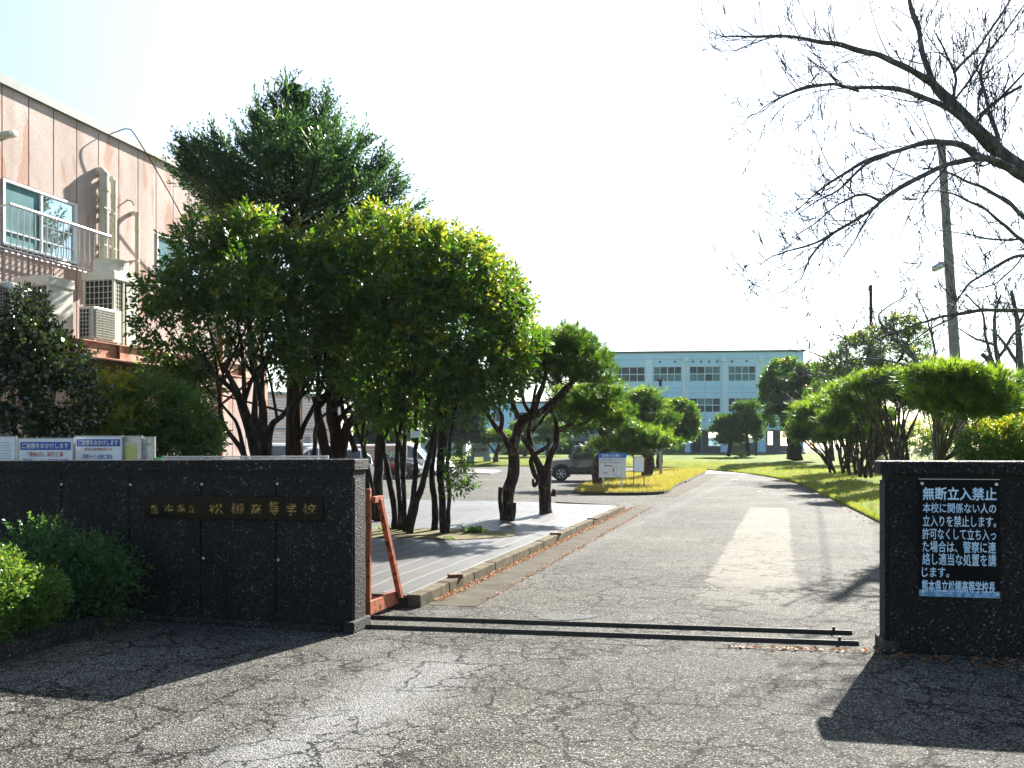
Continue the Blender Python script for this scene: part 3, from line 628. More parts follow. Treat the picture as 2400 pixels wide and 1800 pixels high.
mb = MB(); mb.obox(E0-Rw*0.05-Lw*0.03, Lw*0.1, Rw*0.36, Z*0.1); mb.obox(E0-Rw*0.03+Lw*0.1, Lw*5, Rw*0.05, Z*0.05); mb.build('footing', M['agg_kerb'], gw, bevel=0.01)
for px, py in ((144, 1135), (306, 1136), (473, 1135), (650, 1134), (308, 1307), (477, 1308), (652, 1312)):
    k = (px-1200)/F; t = (E0.x-k*E0.y)/(CA+k*SA); p = E0+Lw*t; z = EYE+(HZ-py)/F*p.y
    m2 = MB(); m2.cyl(p-Rw*0.004+Z*z, Rw, 0.012, 0.01, 12); m2.build('tie_plug', M['plug'], gw)
mb = MB(); mb.obox(E0+Lw*0.272-Rw*0.018+Z*0.95, Lw*1.808, Rw*0.05, Z*0.215); pl = mb.build('name_plaque', M['granite'], gw, bevel=0.004)
def wallpos(px, py):
    k = (px-1200)/F; t = (E0.x-k*E0.y)/(CA+k*SA); p = E0+Lw*t; return p-Rw*0.0185+Z*(EYE+(HZ-py)/F*p.y), t
for ch, x0, x1, y0, y1 in (('熊', 357, 374, 1183, 1203), ('本', 388, 410, 1182, 1200), ('県', 419, 438, 1183, 1200), ('立', 445, 459, 1184, 1200), ('松', 494, 526, 1180, 1204), ('橋', 544, 575, 1180, 1203),
                           ('高', 592, 615, 1181, 1204), ('等', 634, 656, 1175, 1206), ('学', 675, 697, 1180, 1207), ('校', 712, 744, 1181, 1203)):
    p, t = wallpos(x0, y1); q, t2 = wallpos(x1, y0); text(ch, p, -Lw, Z, abs(t-t2), q.z-p.z, M['gold'], pl, 'gold_character', 0.012)
E1 = Vector((2.91, 7.1, 0)); D1 = Vector((0.978, -0.208, 0)); B1 = Vector((0.208, 0.978, 0))
gp_ = thing('gate_pillar', 'dark pebble-faced gate wall carrying the black no-entry notice', 'wall', E1)
mb = MB(); mb.obox(E1+B1*0.02+D1*0.02, D1*3.4, B1*0.25, Z*1.39); mb.build('wall_core', M['joint'], gp_)
mb = MB(); mb.obox(E1+D1*0.035, D1*1.5, B1*0.03, Z*1.345); mb.obox(E1+D1*1.55, D1*1.8, B1*0.03, Z*1.345); mb.obox(E1+B1*0.032, D1*0.03, B1*0.235, Z*1.34); mb.build('wall_panel', M['agg'], gp_, bevel=0.008)
mb = MB(); mb.obox(E1-D1*0.04-B1*0.02+Z*1.385, D1*3.6, B1*0.33, Z*0.108); mb.build('coping', M['agg'], gp_, bevel=0.018)
mb = MB(); mb.obox(E1-D1*0.03-B1*0.04, D1*0.12, B1*0.34, Z*0.09); mb.build('footing', M['agg_kerb'], gp_, bevel=0.012)
ns = thing('notice_board', 'black no-entry notice with pale blue Japanese lettering screwed to the gate wall', 'sign', E1+D1*0.52-B1*0.01)
mb = MB(); mb.obox(E1+D1*0.239-B1*0.012+Z*0.452, D1*0.573, B1*0.010, Z*0.897); mb.build('board', M['board_black'], ns)
mb = MB(); mb.obox(E1+D1*0.239-B1*0.0145+Z*0.452, D1*0.573, B1*0.0022, Z*0.05); mb.build('faded_strip', M['faded_blue'], ns)
mb = MB(); mb.obox(E1+D1*0.237-B1*0.0145+Z*1.352, D1*0.577, B1*0.012, Z*0.004); mb.build('top_edge', M['alu'], ns)
def sgn(px, py):
    k = (px-1200)/F; t = (k*E1.y-E1.x)/(D1.x-k*D1.y); p = E1+D1*t; return p-B1*0.0135+Z*(EYE+(HZ-py)/F*p.y), t
for s_, x0, x1, y0, y1, bo in (('無断立入禁止', 2162, 2334, 1143, 1171, .022), ('本校に関係ない人の', 2162, 2333, 1180, 1201, .012), ('立入りを禁止します。', 2162, 2333, 1210, 1233, .012), ('許可なくして立ち入っ', 2161, 2333, 1240, 1263, .012),
                            ('た場合は、警察に連', 2161, 2333, 1270, 1293, .012), ('絡し適当な処置を講', 2161, 2333, 1299, 1323, .012), ('じます。', 2160, 2223, 1330, 1351, .012), ('熊本県立松橋高等学校長', 2160, 2331, 1363, 1385, .02)):
    p, t = sgn(x0, y1); q, t2 = sgn(x1, y0); text(s_, p, D1, Z, t2-t, q.z-p.z, M['letter_ice'], ns, 'lettering', bo, 0.0015)
for px, py in ((2160, 1133), (2334, 1135), (2161, 1386), (2336, 1392)):
    p, t = sgn(px, py); mb = MB(); mb.cyl(p, -B1, 0.012, 0.006, 12); mb.build('screw', M['alu'], ns)
# gate rails
for k, (a, b) in enumerate(((G(862, 1450), G(1997, 1487)), (G(845, 1472), G(2013, 1512)))):
    d = (b-a); s = Vector((-d.y, d.x, 0)).normalized()*0.035; mb = MB(); mb.obox(a-s*0.5, d, s, Z*0.022); mb.obox(a-s*0.15, d, s*0.3, Z*0.034)
    mb.obox(b-d.normalized()*0.16-s*0.35+Z*0.034, d.normalized()*0.02, s*0.7, Z*0.03)
    tag(mb.build('gate_rail', M['rail'], bevel=0), ['black steel gate rail farther from the viewer, crossing the driveway', 'black steel gate rail nearer to the viewer, longer, crossing the driveway'][k], 'rail', 'gate rails across the driveway')
# sliding gate, end frame showing past the wall
a = W(862, 1449, 8.45); a.z = 0; gt = thing('sliding_gate', 'red-brown rusty steel sliding gate with braced end frame behind the wall end', 'gate', a)
b = a+Rw*0.66; top = 1.6-(1146-HZ)/F*8.45
mb = MB(); mb.obox(a+Z*0.05-Lw*0.02, Lw*0.045, Rw*0.045, Z*(top-0.05)); mb.build('end_post', M['rust_red'], gt, bevel=0.004)
mb = MB(); mb.obox(a+Z*0.04-Lw*0.026, Lw*0.05, Rw*0.7, Z*0.13); mb.build('foot_bar', M['rust_red'], gt, bevel=0.005)
mb = MB(); p1 = b+Z*0.1-Lw*0.03; p2 = a+Rw*0.12+Z*(top-0.1)-Lw*0.04
mb.obox(p1-Rw*0.03, p2-p1, Rw*0.065, -Lw*0.05); mb.build('brace', M['rust_red'], gt, bevel=0.004)
mb = MB(); mb.obox(a+Z*(top-0.13)-Lw*0.03, Rw*0.2, -Lw*0.045, Z*0.06); mb.build('top_bar', M['rust_red'], gt, bevel=0.004)
mb = MB(); mb.obox(b+Z*0.04, Lw*0.9, Rw*0.04, Z*0.06); mb.obox(a+Rw*0.05+Lw*0.05+Z*0.1, Lw*4.2, Rw*0.04, Z*0.06); mb.obox(a+Rw*0.05+Lw*0.05+Z*1.1, Lw*4.2, Rw*0.04, Z*0.06)
for k in range(22): mb.obox(a+Rw*0.055+Lw*(0.12+0.19*k)+Z*0.16, Lw*0.025, Rw*0.025, Z*0.94)
mb.build('gate_leaf', M['rust_red'], gt)
# planter at the left with its kerb, bushes
ka, kb = Vector((-4.35, 4.6, 0)), Vector((-3.42, 8.35, 0)); kd = (kb-ka); ks = Vector((-kd.y, kd.x, 0)).normalized()
pk = thing('planter_kerb', 'rough dark kerb of the planting bed in front of the gate wall', 'kerb', ka)
mb = MB(); mb.obox(ka-Z*0.02, kd, ks*0.16, Z*0.15); mb.build('kerb_stone', M['agg_kerb'], pk, bevel=0.015)
mb = MB(); mb.poly([ka+ks*0.16+Z*0.09, kb+ks*0.16+Z*0.09, Vector((-7.5, 9.5, 0.09)), Vector((-7.5, 4.6, 0.09))]); tag(mb.build('planting_bed_ground', M['soil'], fixn=True), kind='structure')
def bush(name, label, cat, base, blobs, n, seed, mats, group=None, stems=6, **kw):
    t = thing(name, label, cat, base, group); mb = MB(); rg = random.Random(seed)
    for k in range(stems):
        c = blobs[k % len(blobs)][0]; q = Vector(c)+Vector((rg.uniform(-.3, .3), rg.uniform(-.3, .3), rg.uniform(-.2, .2)))*blobs[0][1][0]
        b0 = Vector(base)+Vector((rg.uniform(-.12, .12), rg.uniform(-.12, .12), -0.02)); mid = b0.lerp(q, 0.5)+Vector((rg.uniform(-.1, .1), rg.uniform(-.1, .1), 0))
        P, rr = smooth_path([b0, mid, q], [0.02, 0.014, 0.006], 3); mb.tube(P, rr, 5)
    mb.build('stem', M['bark_dark'], t); crown(t, blobs, n, seed, mats, 'foliage', **kw); return t
bl = [(Vector((-3.97, 6.95, 0.48)), (0.36, 0.4, 0.3)), (Vector((-4.35, 7.1, 0.5)), (0.4, 0.45, 0.33)), (Vector((-3.74, 7.15, 0.42)), (0.2, 0.25, 0.22)), (Vector((-3.95, 6.75, 0.3)), (0.22, 0.3, 0.2))]
bush('low_shrub', 'sunlit bright green rounded shrub in the planting bed', 'shrub', (-4.0, 7.0, 0.09), bl, 3800, 21, [M['leaf_box'], M['leaf_new_backlit']], None, 9, k=7, length=0.07, L=0.03, Wd=0.016, newf=0.08, shell=0.5, lump=0.3)
bl = [(Vector((-3.95, 8.0, 0.45)), (0.34, 0.3, 0.34)), (Vector((-3.66, 7.95, 0.35)), (0.3, 0.3, 0.28)), (Vector((-4.0, 7.8, 0.78)), (0.22, 0.2, 0.12)), (Vector((-3.48, 7.9, 0.52)), (0.22, 0.2, 0.08)), (Vector((-3.62, 7.85, 0.68)), (0.2, 0.2, 0.08)), (Vector((-4.5, 7.9, 0.45)), (0.35, 0.35, 0.3))]
bush('low_shrub', 'dark green spreading shrub in the shade against the gate wall', 'shrub', (-3.85, 7.95, 0.09), bl, 1500, 22, [M['leaf_azalea_shaded'], M['leaf_box']], None, 9, k=9, length=0.17, L=0.036, Wd=0.018, newf=0.12, shell=0.3, lump=0.5)
# ================================================================ construction notices behind the wall
def board(name, label, px0, px1, py0, Y, mat, z1=0.9, group=None, posts=True):
    a, b = W(px0, HZ, Y), W(px1, HZ, Y-(px1-px0)/F*Y*0.27); a.z = b.z = 0; d = (b-a); z0 = EYE+(HZ-py0)/F*Y
    t = thing(name, label, 'sign', a.lerp(b, .5), group); n_ = Vector((d.y, -d.x, 0)).normalized()
    mb = MB(); mb.obox(a+Z*z1, d, -n_*0.012, Z*(z0-z1)); mb.build('board', mat, t)
    fw = d.normalized()*0.014; mb = MB()
    mb.obox(a+Z*z1+n_*0.004-fw, fw, -n_*0.022, Z*(z0-z1)); mb.obox(b+Z*z1+n_*0.004, fw, -n_*0.022, Z*(z0-z1)); mb.obox(a+Z*z0+n_*0.004-fw, d+fw*2, -n_*0.022, Z*0.012)
    if posts:
        mb.obox(a-n_*0.02, fw*1.6, -n_*0.022, Z*(z1+0.3)); mb.obox(b-fw*1.6-n_*0.02, fw*1.6, -n_*0.022, Z*(z1+0.3))
    mb.build('frame', M['steel'], t); return t, a, d, n_, z0
t, a, d, n_, z0 = board('notice_sign', 'pale permit board, leftmost of the notices behind the wall', -60, 36, 1025, 9.75, M['white_board'])
mb = MB()
for k in range(9): mb.obox(a+d*(0.62+0.02*(k % 2))+n_*0.002+Z*(z0-0.06-0.028*k), d*0.26, -n_*0.001, Z*0.004)
mb.build('printed_lines', M['black_print'], t)
t, a, d, n_, z0 = board('notice_sign', 'white notice with wide blue header and large blue words, next to the permit board', 44, 170, 1029, 9.6, M['white_board'])
mb = MB(); mb.obox(a+d*0.03+n_*0.003+Z*(z0-0.115), d*0.94, -n_*0.002, Z*0.085); mb.build('header', M['blue_print'], t)
r_ = d.normalized(); w = d.length
text('ご迷惑をおかけします', a+d*0.07+n_*0.004+Z*(z0-0.098), r_, Z, w*0.86, 0.055, M['white'], t, 'lettering', .02)
text('「週休2日」試行工事', a+d*0.17+n_*0.002+Z*(z0-0.185), r_, Z, w*0.66, 0.05, M['red_print'], t, 'lettering', .01)
text('学校トイレ改修工事', a+d*0.08+n_*0.002+Z*(z0-0.275), r_, Z, w*0.85, 0.07, M['blue_print'], t, 'lettering', .015)
t, a, d, n_, z0 = board('notice_sign', 'notice in a glossy clear cover with blue header, right of the other blue-headed notice', 177, 285, 1024, 9.6, M['white_board'])
mb = MB(); mb.obox(a+d*0.03+n_*0.003+Z*(z0-0.1), d*0.94, -n_*0.002, Z*0.075); mb.build('header', M['blue_print'], t)
r_ = d.normalized(); w = d.length
text('ご迷惑をおかけします', a+d*0.07+n_*0.004+Z*(z0-0.088), r_, Z, w*0.86, 0.055, M['white'], t, 'lettering', .02)
text('週休2日(現場閉所型)工事', a+d*0.2+n_*0.002+Z*(z0-0.148), r_, Z, w*0.6, 0.033, M['red_print'], t, 'lettering', .005)
text('学校トイレ改修工事を', a+d*0.17+n_*0.002+Z*(z0-0.235), r_, Z, w*0.64, 0.055, M['blue_print'], t, 'lettering', .012)
t, a, d, n_, z0 = board('notice_sign', 'clear plastic sleeve holding a yellow paper sheet beside the blue-headed notices', 288, 330, 1024, 9.5, M['film'], posts=False)
mb = MB(); mb.obox(a+d*0.15+n_*0.002+Z*0.9, d*0.66, -n_*0.001, Z*(z0-0.98)); mb.build('paper', M['paper_y'], t)
t, a, d, n_, z0 = board('notice_sign', 'empty crumpled clear plastic sleeve at the right end of the notices', 333, 360, 1026, 9.5, M['film'], posts=False)
p = W(362, 1076, 9.4); q = W(379, 1077, 9.36); mb = MB(); mb.tube([p, q], 0.018, 10); mb.tube([q, q+(q-p)*0.06], 0.013, 10)
tag(mb.build('plastic_pipe', M['plastic_green']), 'short green plastic pipe end just above the gate wall', 'pipe')
fn = thing('slatted_fence', 'low white slatted fence rail running just behind the gate wall', 'fence', W(570, HZ, 10.6)*1)
a, b = W(378, 1069, 10.9), W(762, 1068, 10.0); d = b-a; mb = MB(); mb.obox(a-Z*0.012, d, (0, 0.03, 0), Z*0.012); mb.obox(a-Z*0.6, d, (0, 0.03, 0), Z*0.03); mb.build('rail', M['white'], fn)
mb = MB()
for k in range(90): mb.obox(a+d*(k/90)-Z*0.58, d.normalized()*0.012, (0, 0.012, 0), Z*0.565)
mb.build('slats', M['alu'], fn)
for k in range(5):
    mb = MB(); q = a+d*(k/4.0); mb.obox(Vector((q.x, q.y, 0)), d.normalized()*0.04, (0, 0.04, 0), Z*(q.z+0.004)); mb.build('post', M['alu'], fn)
# ================================================================ PINK BUILDING
UB = -12.7
pk = thing('pink_building', 'two-storey pink panel-clad building with stained walls and metal roof edge', 'building', UV(UB, 15))
v0, v1 = 9.39, 21.75; ZR = 7.93
mb = MB(); mb.ubox(UB-8, UB-0.03, v0, v1, 0, ZR-0.02); mb.build('core_wall', M['joint'], pk)
mb = MB(); k = 0; v = v0
while v < v1-0.05:
    b = min(v+0.6, v1); a0, b0 = v+0.013, b-0.013
    w1 = (a0 > 12.95 and b0 < 14.85); w2 = (a0 > 17.1 and b0 < 19.1)
    if w1 or w2: mb.ubox(UB-0.03, UB, a0, b0, 0, 5.10); mb.ubox(UB-0.03, UB, a0, b0, 6.31, ZR-0.03)
    else: mb.ubox(UB-0.03, UB, a0, b0, 0, ZR-0.03)
    v = b
mb.ubox(UB-8, UB-0.01, v1, v1+0.03, 0, ZR-0.03)
mb.build('wall_panel', M['pink'], pk)
mb = MB(); mb.ubox(UB-8.1, UB+0.07, v0-0.1, v1+0.1, ZR-0.03, ZR+0.13); mb.build('roof_flashing', pmat('roof_edge_metal', (0.2, 0.22, 0.2), (0.13, 0.15, 0.14), 3, 0.6), pk)
def window(parent, u, va, vb, za, zb, npan=2, frame=M['white']):
    mb = MB(); w = 0.05
    mb.ubox(u-0.04, u+0.02, va, vb, zb-w, zb); mb.ubox(u-0.04, u+0.03, va, vb, za, za+w)
    mb.ubox(u-0.04, u+0.02, va, va+w, za+w, zb-w); mb.ubox(u-0.04, u+0.02, vb-w, vb, za+w, zb-w)
    vm = (va+vb)/2; mb.ubox(u-0.03, u+0.01, vm-0.025, vm+0.025, za+w, zb-w)
    mb.ubox(u-0.03, u+0.005, va+w, vb-w, za+w+(zb-za)*0.18, za+w+(zb-za)*0.18+0.02)
    f = mb.build('window', frame, parent)
    mb = MB(); mb.ubox(u-0.035, u-0.025, va+w, vm-0.025, za+w, zb-w); mb.build('pane', M['pane2'], f)
    mb = MB(); mb.ubox(u-0.035, u-0.025, vm+0.025, vb-w, za+w, zb-w); mb.build('pane', M['mirror_pane'], f)
    return f
n = NT('reflecting_pane'); M['mirror_pane'] = n.fin((0.5, 0.6, 0.62), 0.03, None, 0.9, 1.0)
window(pk, UB, 13.0, 14.79, 5.12, 6.29); window(pk, UB, 17.2, 18.98, 5.12, 6.29)
# curved window guard
def guard(va, vb):
    mb = MB(); u = UB+0.30
    mb.tube([UV(u, va, 5.77), UV(u, vb, 5.77)], 0.028, 8); mb.tube([UV(UB+0.02, va, 5.74), UV(u, va, 5.77)], 0.016, 6); mb.tube([UV(UB+0.02, vb, 5.74), UV(u, vb, 5.77)], 0.016, 6)
    mb.tube([UV(UB+0.02, va, 5.07), UV(UB+0.02, vb, 5.07)], 0.02, 6); mb.tube([UV(UB+0.12, va, 4.99), UV(UB+0.12, vb, 4.99)], 0.014, 6)
    g = mb.build('window_guard', M['alu'], pk); n_ = 19
    for i in range(n_):
        v = va+0.03+(vb-va-0.06)*i/(n_-1); P, rr = smooth_path([UV(u, v, 5.77), UV(u, v, 5.35), UV(u, v, 5.15), UV(u-0.07, v, 5.02), UV(u-0.18, v, 4.99), UV(UB+0.01, v, 5.05)], [0.011]*6, 3)
        m2 = MB(); m2.tube(P, 0.011, 6); m2.build('guard_bar', M['alu'], g)
guard(12.85, 15.35)
def duct(v, r, zt, zb, u=UB+0.14):
    mb = MB(); P, rr = smooth_path([UV(u, v, zb), UV(u, v, zt-0.22), UV(u, v, zt-0.09), UV(u-0.06, v, zt), UV(UB, v, zt)], [r]*5, 4); mb.tube(P, r, 14)
    mb.cyl(UV(u, v, zt-0.4), Z, r*1.18, 0.07, 14)
    for z in (zb+(zt-zb)*.33, zb+(zt-zb)*.66): mb.obox(UV(UB, v-r*1.1, z), UV(u-UB+r, 0), UV(0, r*2.2), Z*0.03)
    mb.build('drain_pipe', M['pipe'], pk, smooth=False)
duct(15.38, 0.09, 7.08, 4.85); duct(15.66, 0.055, 7.02, 4.85); duct(16.38, 0.045, 6.5, 3.5)
mb = MB(); P, rr = smooth_path([UV(UB, 12.7, 6.9), UV(UB+.2, 12.75, 6.92), UV(UB+.28, 12.9, 7.0), UV(UB+.2, 13.05, 7.05), UV(UB, 13.08, 7.05)], [.06]*5, 3); mb.tube(P, 0.06, 12); mb.build('vent_elbow', M['pipe'], pk)
mb = MB(); mb.tube([UV(UB+0.05, 19.6, 0.1), UV(UB+0.05, 19.6, 7.6)], 0.045, 10); mb.build('downpipe', pmat('orange_downpipe', (0.5, 0.2, 0.1), None, 4, 0.5), pk)
P, rr = smooth_path([UV(UB-0.05, 15.85, ZR+0.06), UV(UB+0.2, 16.0, ZR+0.2), UV(UB+0.32, 16.2, ZR), UV(UB+0.36, 17.4, 6.9), UV(UB+0.3, 18.4, 6.0), UV(UB+.3, 18.8, 5.6)], [.012]*6, 5)
mb = MB(); mb.tube(P, 0.012, 5); tag(mb.build('loose_cable', M['cable']), 'thin dark cable hanging from the pink building roof edge', 'cable')
mb = MB(); mb.tube([UV(UB, 16.25, 6.75), UV(UB+0.1, 16.28, 6.72), UV(UB+0.12, 16.3, 6.64)], 0.015, 5); mb.build('hook', M['steel'], pk)
# steel platform carrying the air-conditioning units
pf = thing('steel_platform', 'rusty pink steel beam platform holding the air-conditioning units', 'platform', UV(-11.9, 14))
zt = 3.47; mb = MB(); mb.ubox(-11.36, -11.24, 9.4, 19.4, zt-0.015, zt); mb.ubox(-11.31, -11.29, 9.4, 19.4, zt-0.27, zt-0.015); mb.ubox(-11.38, -11.22, 9.4, 19.4, zt-0.29, zt-0.27); mb.build('front_beam', M['rust_beam'], pf)
for v in (10.2, 11.7, 13.2, 14.15, 15.15, 16.6, 18.2):
    mb = MB(); mb.ubox(-11.36, -11.22, v, v+0.015, zt-0.268, zt-0.016); mb.build('stiffener', M['rust'], pf)
mb = MB(); mb.ubox(-12.69, -11.38, 9.4, 19.4, zt-0.03, zt-0.016); mb.build('deck', M['rust'], pf)
for v in (10, 13.4, 16.2, 19):
    mb = MB(); mb.ubox(-12.69, -11.40, v, v+0.1, zt-0.25, zt-0.032); mb.build('cross_beam', M['rust_beam'], pf)
    mb = MB(); mb.obox(UV(-12.69, v+0.02, 2.3), UV(1.3, 0, 0.9), UV(0, 0.05), Z*0.06); mb.build('diagonal_brace', M['rust'], pf)
mb = MB(); mb.ubox(-12.67, -11.7, 15.0, 18.6, 2.86, 2.9); mb.build('lower_ledge', M['rust'], pf)
for v in (9.5, 19.3):
    mb = MB(); mb.ubox(-11.36, -11.24, v-0.06, v+0.06, 0, zt-0.29); mb.build('post', M['rust_beam'], pf)
def grille(mb, o, a, b, na, nb, t=0.012, n_=None):
    """wire grid over the rectangle o, a, b"""
    o, a, b = Vector(o), Vector(a), Vector(b); nn = (n_ or a.cross(b)).normalized()*0.012
    for i in range(na+1): mb.obox(o+a*(i/na)-a.normalized()*t/2, a.normalized()*t, b, nn)
    for i in range(nb+1): mb.obox(o+b*(i/nb)-b.normalized()*t/2+nn*0.3, a, b.normalized()*t, nn)
def ac_tall(v, u1, w, dpt, h, label, drum=True):
    t = thing('air_conditioner', label, 'air conditioner', UV(u1-w/2, v+dpt/2, zt), 'air-conditioning units on the steel platform'); z = zt+0.03; u0 = u1-w
    mb = MB(); mb.ubox(u0+0.04, u1-0.04, v+0.03, v+dpt-0.03, z, z+h-0.02); mb.build('coil', M['ac_dark'], t)
    mb = MB(); mb.ubox(u0-0.02, u1+0.02, v-0.02, v+dpt+0.02, z+h-0.16, z+h); mb.build('top_cap', M['ac'], t, bevel=0.01)
    mb = MB()
    for (a, b) in ((u0, v), (u1-0.045, v), (u1-0.045, v+dpt-0.045), (u0, v+dpt-0.045)): mb.ubox(a, a+0.045, b, b+0.045, z, z+h-0.16)
    mb.ubox(u0, u1, v, v+dpt, z-0.03, z)
    if drum: mb.ubox(u1-0.012, u1-0.001, v+dpt*0.52, v+dpt-0.045, z, z+h-0.16); mb.ubox(u1-0.012, u1+0.004, v+dpt*0.38, v+dpt*0.42, z, z+h-0.16)
    else: mb.ubox(u1-0.012, u1-0.001, v+0.05, v+dpt-0.045, z, z+h-0.16)
    mb.build('casing', M['ac'], t)
    mb = MB(); grille(mb, UV(u0+.04, v+0.015, z), UV(w-.08, 0), Z*(h-.17), 6, 11, 0.009, -Rw)
    if drum: grille(mb, UV(u1-.03, v+.04, z), UV(0, dpt*0.5), Z*(h-.17), 6, 16, 0.012, -Lw)
    mb.build('guard_mesh', M['ac'], t)
    c = UV(u1-w/2, v+dpt/2, z+h)
    if drum:
        mb = MB(); mb.tube([c, c+Z*0.05, c+Z*0.22, c+Z*0.25], [0.33, 0.30, 0.30, 0.34], 28, cap=False); mb.tube([c+Z*0.25, c+Z*0.02], [0.32, 0.28], 28, cap=False); mb.build('fan_drum', M['ac'], t)
    else:
        mb = MB()
        for r_ in (0.1, 0.18, 0.26): mb.tube([c+Vector((r_*math.cos(x*math.pi/10), r_*math.sin(x*math.pi/10), 0.07-(r_*0.2))) for x in range(21)], 0.008, 5)
        for x in range(8): mb.tube([c+Z*0.07, c+Vector((0.3*math.cos(x*.785), 0.3*math.sin(x*.785), 0.0))], 0.007, 4)
        mb.build('fan_guard', M['steel'], t)
    return t
ac_tall(14.42, -11.56, 0.68, 0.68, 1.38, 'tall air conditioner with mesh sides and round drum on top')
ac_tall(12.72, -11.48, 0.68, 0.56, 0.98, 'square air conditioner with a wide white cap and wire fan guard, behind the glossy tree', False)
t = thing('air_conditioner', 'small box air conditioner with a fan grille in front of the tall unit', 'air conditioner', UV(-11.4, 13.9, zt), 'air-conditioning units on the steel platform')
mb = MB(); mb.ubox(-11.60, -11.3, 13.56, 14.30, zt+.03, zt+.62); mb.build('casing', M['ac'], t, bevel=0.01)
mb = MB(); mb.ubox(-11.299, -11.295, 13.62, 14.10, zt+.08, zt+.57); mb.build('fan_opening', pmat('ac_recess', (0.2, 0.19, 0.16), None, 5, .6), t)
mb = MB(); grille(mb, UV(-11.295, 13.62, zt+.08), UV(0, .48), Z*.49, 14, 11, 0.007, -Lw); mb.build('fan_guard', M['ac'], t)
mb = MB(); mb.ubox(-11.56, -11.38, 13.554, 13.558, zt+.08, zt+.57); mb.build('side_vent', M['ac_dark'], t)
mb = MB(); grille(mb, UV(-11.57, 13.552, zt+.08), UV(.2, 0), Z*.49, 3, 7, 0.012, -Rw); mb.build('side_grille', M['ac'], t)
for v in (13.6, 14.2): mb = MB(); mb.ubox(-11.6, -11.3, v, v+.04, zt, zt+.03); mb.build('foot', M['ac'], t)
t = thing('air_conditioner', 'leftmost air conditioner with a big round dark fan, cut by the picture edge', 'air conditioner', UV(-11.6, 11.6, zt), 'air-conditioning units on the steel platform')
mb = MB(); mb.ubox(-11.95, -11.5, 11.85, 12.25, zt+.03, zt+.78); mb.build('casing', M['ac'], t, bevel=0.08)
mb = MB(); mb.cyl(UV(-11.72, 11.845, zt+.42), -Rw, 0.3, 0.012, 28); mb.build('fan', M['ac_dark'], t)
mb = MB(); grille(mb, UV(-11.94, 11.83, zt+.12), UV(.44, 0), Z*.6, 9, 12, 0.006, -Rw); mb.build('fan_guard', M['steel'], t)
# shuttered block behind
sb = thing('shuttered_building', 'beige building clad in horizontal slats behind the parked cars', 'building', W(700, HZ, 40))
a, b = W(560, 1100, 39), W(800, 1100, 43); a.z = b.z = 0; d = b-a; mb = MB(); mb.obox(a, d, (-.5, 6, 0), Z*3.9); mb.build('wall', pmat('beige_slat_wall', (0.62, 0.5, 0.42), (0.52, 0.42, 0.36), 1, .7), sb)
mb = MB()
for k in range(26): mb.obox(a+Z*(0.3+0.135*k)-Vector((0, .05, 0)), d, (0, .05, 0), Z*0.07)
mb.build('slats', M['white'], sb)
mb = MB(); mb.obox(a+Z*2.35-Vector((0, .1, 0)), d, (0, .1, 0), Z*0.12); mb.build('band', M['steel'], sb)
mb = MB(); mb.obox(a+Z*3.9-Vector((.3, .5, 0)), d*1.03, (-.5, 7, 0), Z*0.15); mb.build('roof', M['steel'], sb)
mb = MB(); mb.obox(a+d*0.62+Z*.9-Vector((0, .07, 0)), d*.06, (0, .06, 0), Z*1.2); mb.build('door', M['steel'], sb)
# ================================================================ SCHOOL
A, B = W(1418, HZ, 108.5), W(1884, HZ, 106.2); A.z = B.z = 0; fd = (B-A).normalized(); fb = Vector((-fd.y, fd.x, 0)); FW = (B-A).length
sc_ = thing('school_building', 'three-storey pale blue school building with rows of sliding windows', 'building', A+fd*FW/2+Z*gz(108))
def fx(px):   # distance along the facade of an image column
    k = (px-1200)/F; return (k*A.y-A.x)/(fd.x-k*fd.y)
def fz(py, px=1640):
    y = (A+fd*fx(px)).y; return EYE+(HZ-py)/F*y
g0 = gz(108)-0.02; zr = fz(826); z2 = fz(1007)
def fbx(mb, x0, x1, d0, d1, za, zb): mb.obox(A+fd*x0+fb*d0+Z*za, fd*(x1-x0), fb*(d1-d0), Z*(zb-za))
cols = [(1439, 1512), (1531, 1598), (1616, 1689), (1707, 1772), (1793, 1862)]; rowsz = [(858, 894), (932.5, 966.5)]
mb = MB()
zs = [z2, fz(966.5), fz(932.5), fz(894), fz(858), zr]
fbx(mb, 0, FW, 0.3, 9, z2+0.02, zr-0.02)
for (za, zb) in ((z2, fz(966.5)), (fz(932.5), fz(894)), (fz(858), zr)): fbx(mb, 0, FW, 0.12, 0.3, za, zb)
for (za, zb) in ((fz(966.5), fz(932.5)), (fz(894), fz(858))):
    xs_ = [0]+[q for c in cols for q in (fx(c[0]), fx(c[1]))]+[FW]
    for k in range(0, len(xs_), 2): fbx(mb, xs_[k], xs_[k+1], 0.12, 0.3, za+0.003, zb-0.003)
mb.build('wall', M['school'], sc_)
mb = MB()
for px0, px1 in ((1418, 1437), (1514, 1529), (1600, 1614), (1691, 1705), (1774, 1791), (1864, 1884)): fbx(mb, fx(px0), fx(px1), 0.0, 0.118, z2, fz(842))
mb.build('pilaster', M['school_p'], sc_)
mb = MB(); fbx(mb, -0.15, FW+0.15, -0.1, 9.1, zr, zr+0.2); mb.build('roof', M['school_roof'], sc_)
mb = MB()
for z in (fz(910), fz(983), fz(842), fz(921)): fbx(mb, 0.01, FW-0.01, 0.115, 0.119, z, z+0.025)
for px in (1475, 1564, 1652, 1740, 1828):
    fbx(mb, fx(px), fx(px)+0.02, 0.113, 0.118, fz(930), fz(897)); fbx(mb, fx(px), fx(px)+0.02, 0.113, 0.118, z2, fz(969))
mb.build('panel_joint', M['school_dark'], sc_)
rg = random.Random(9)
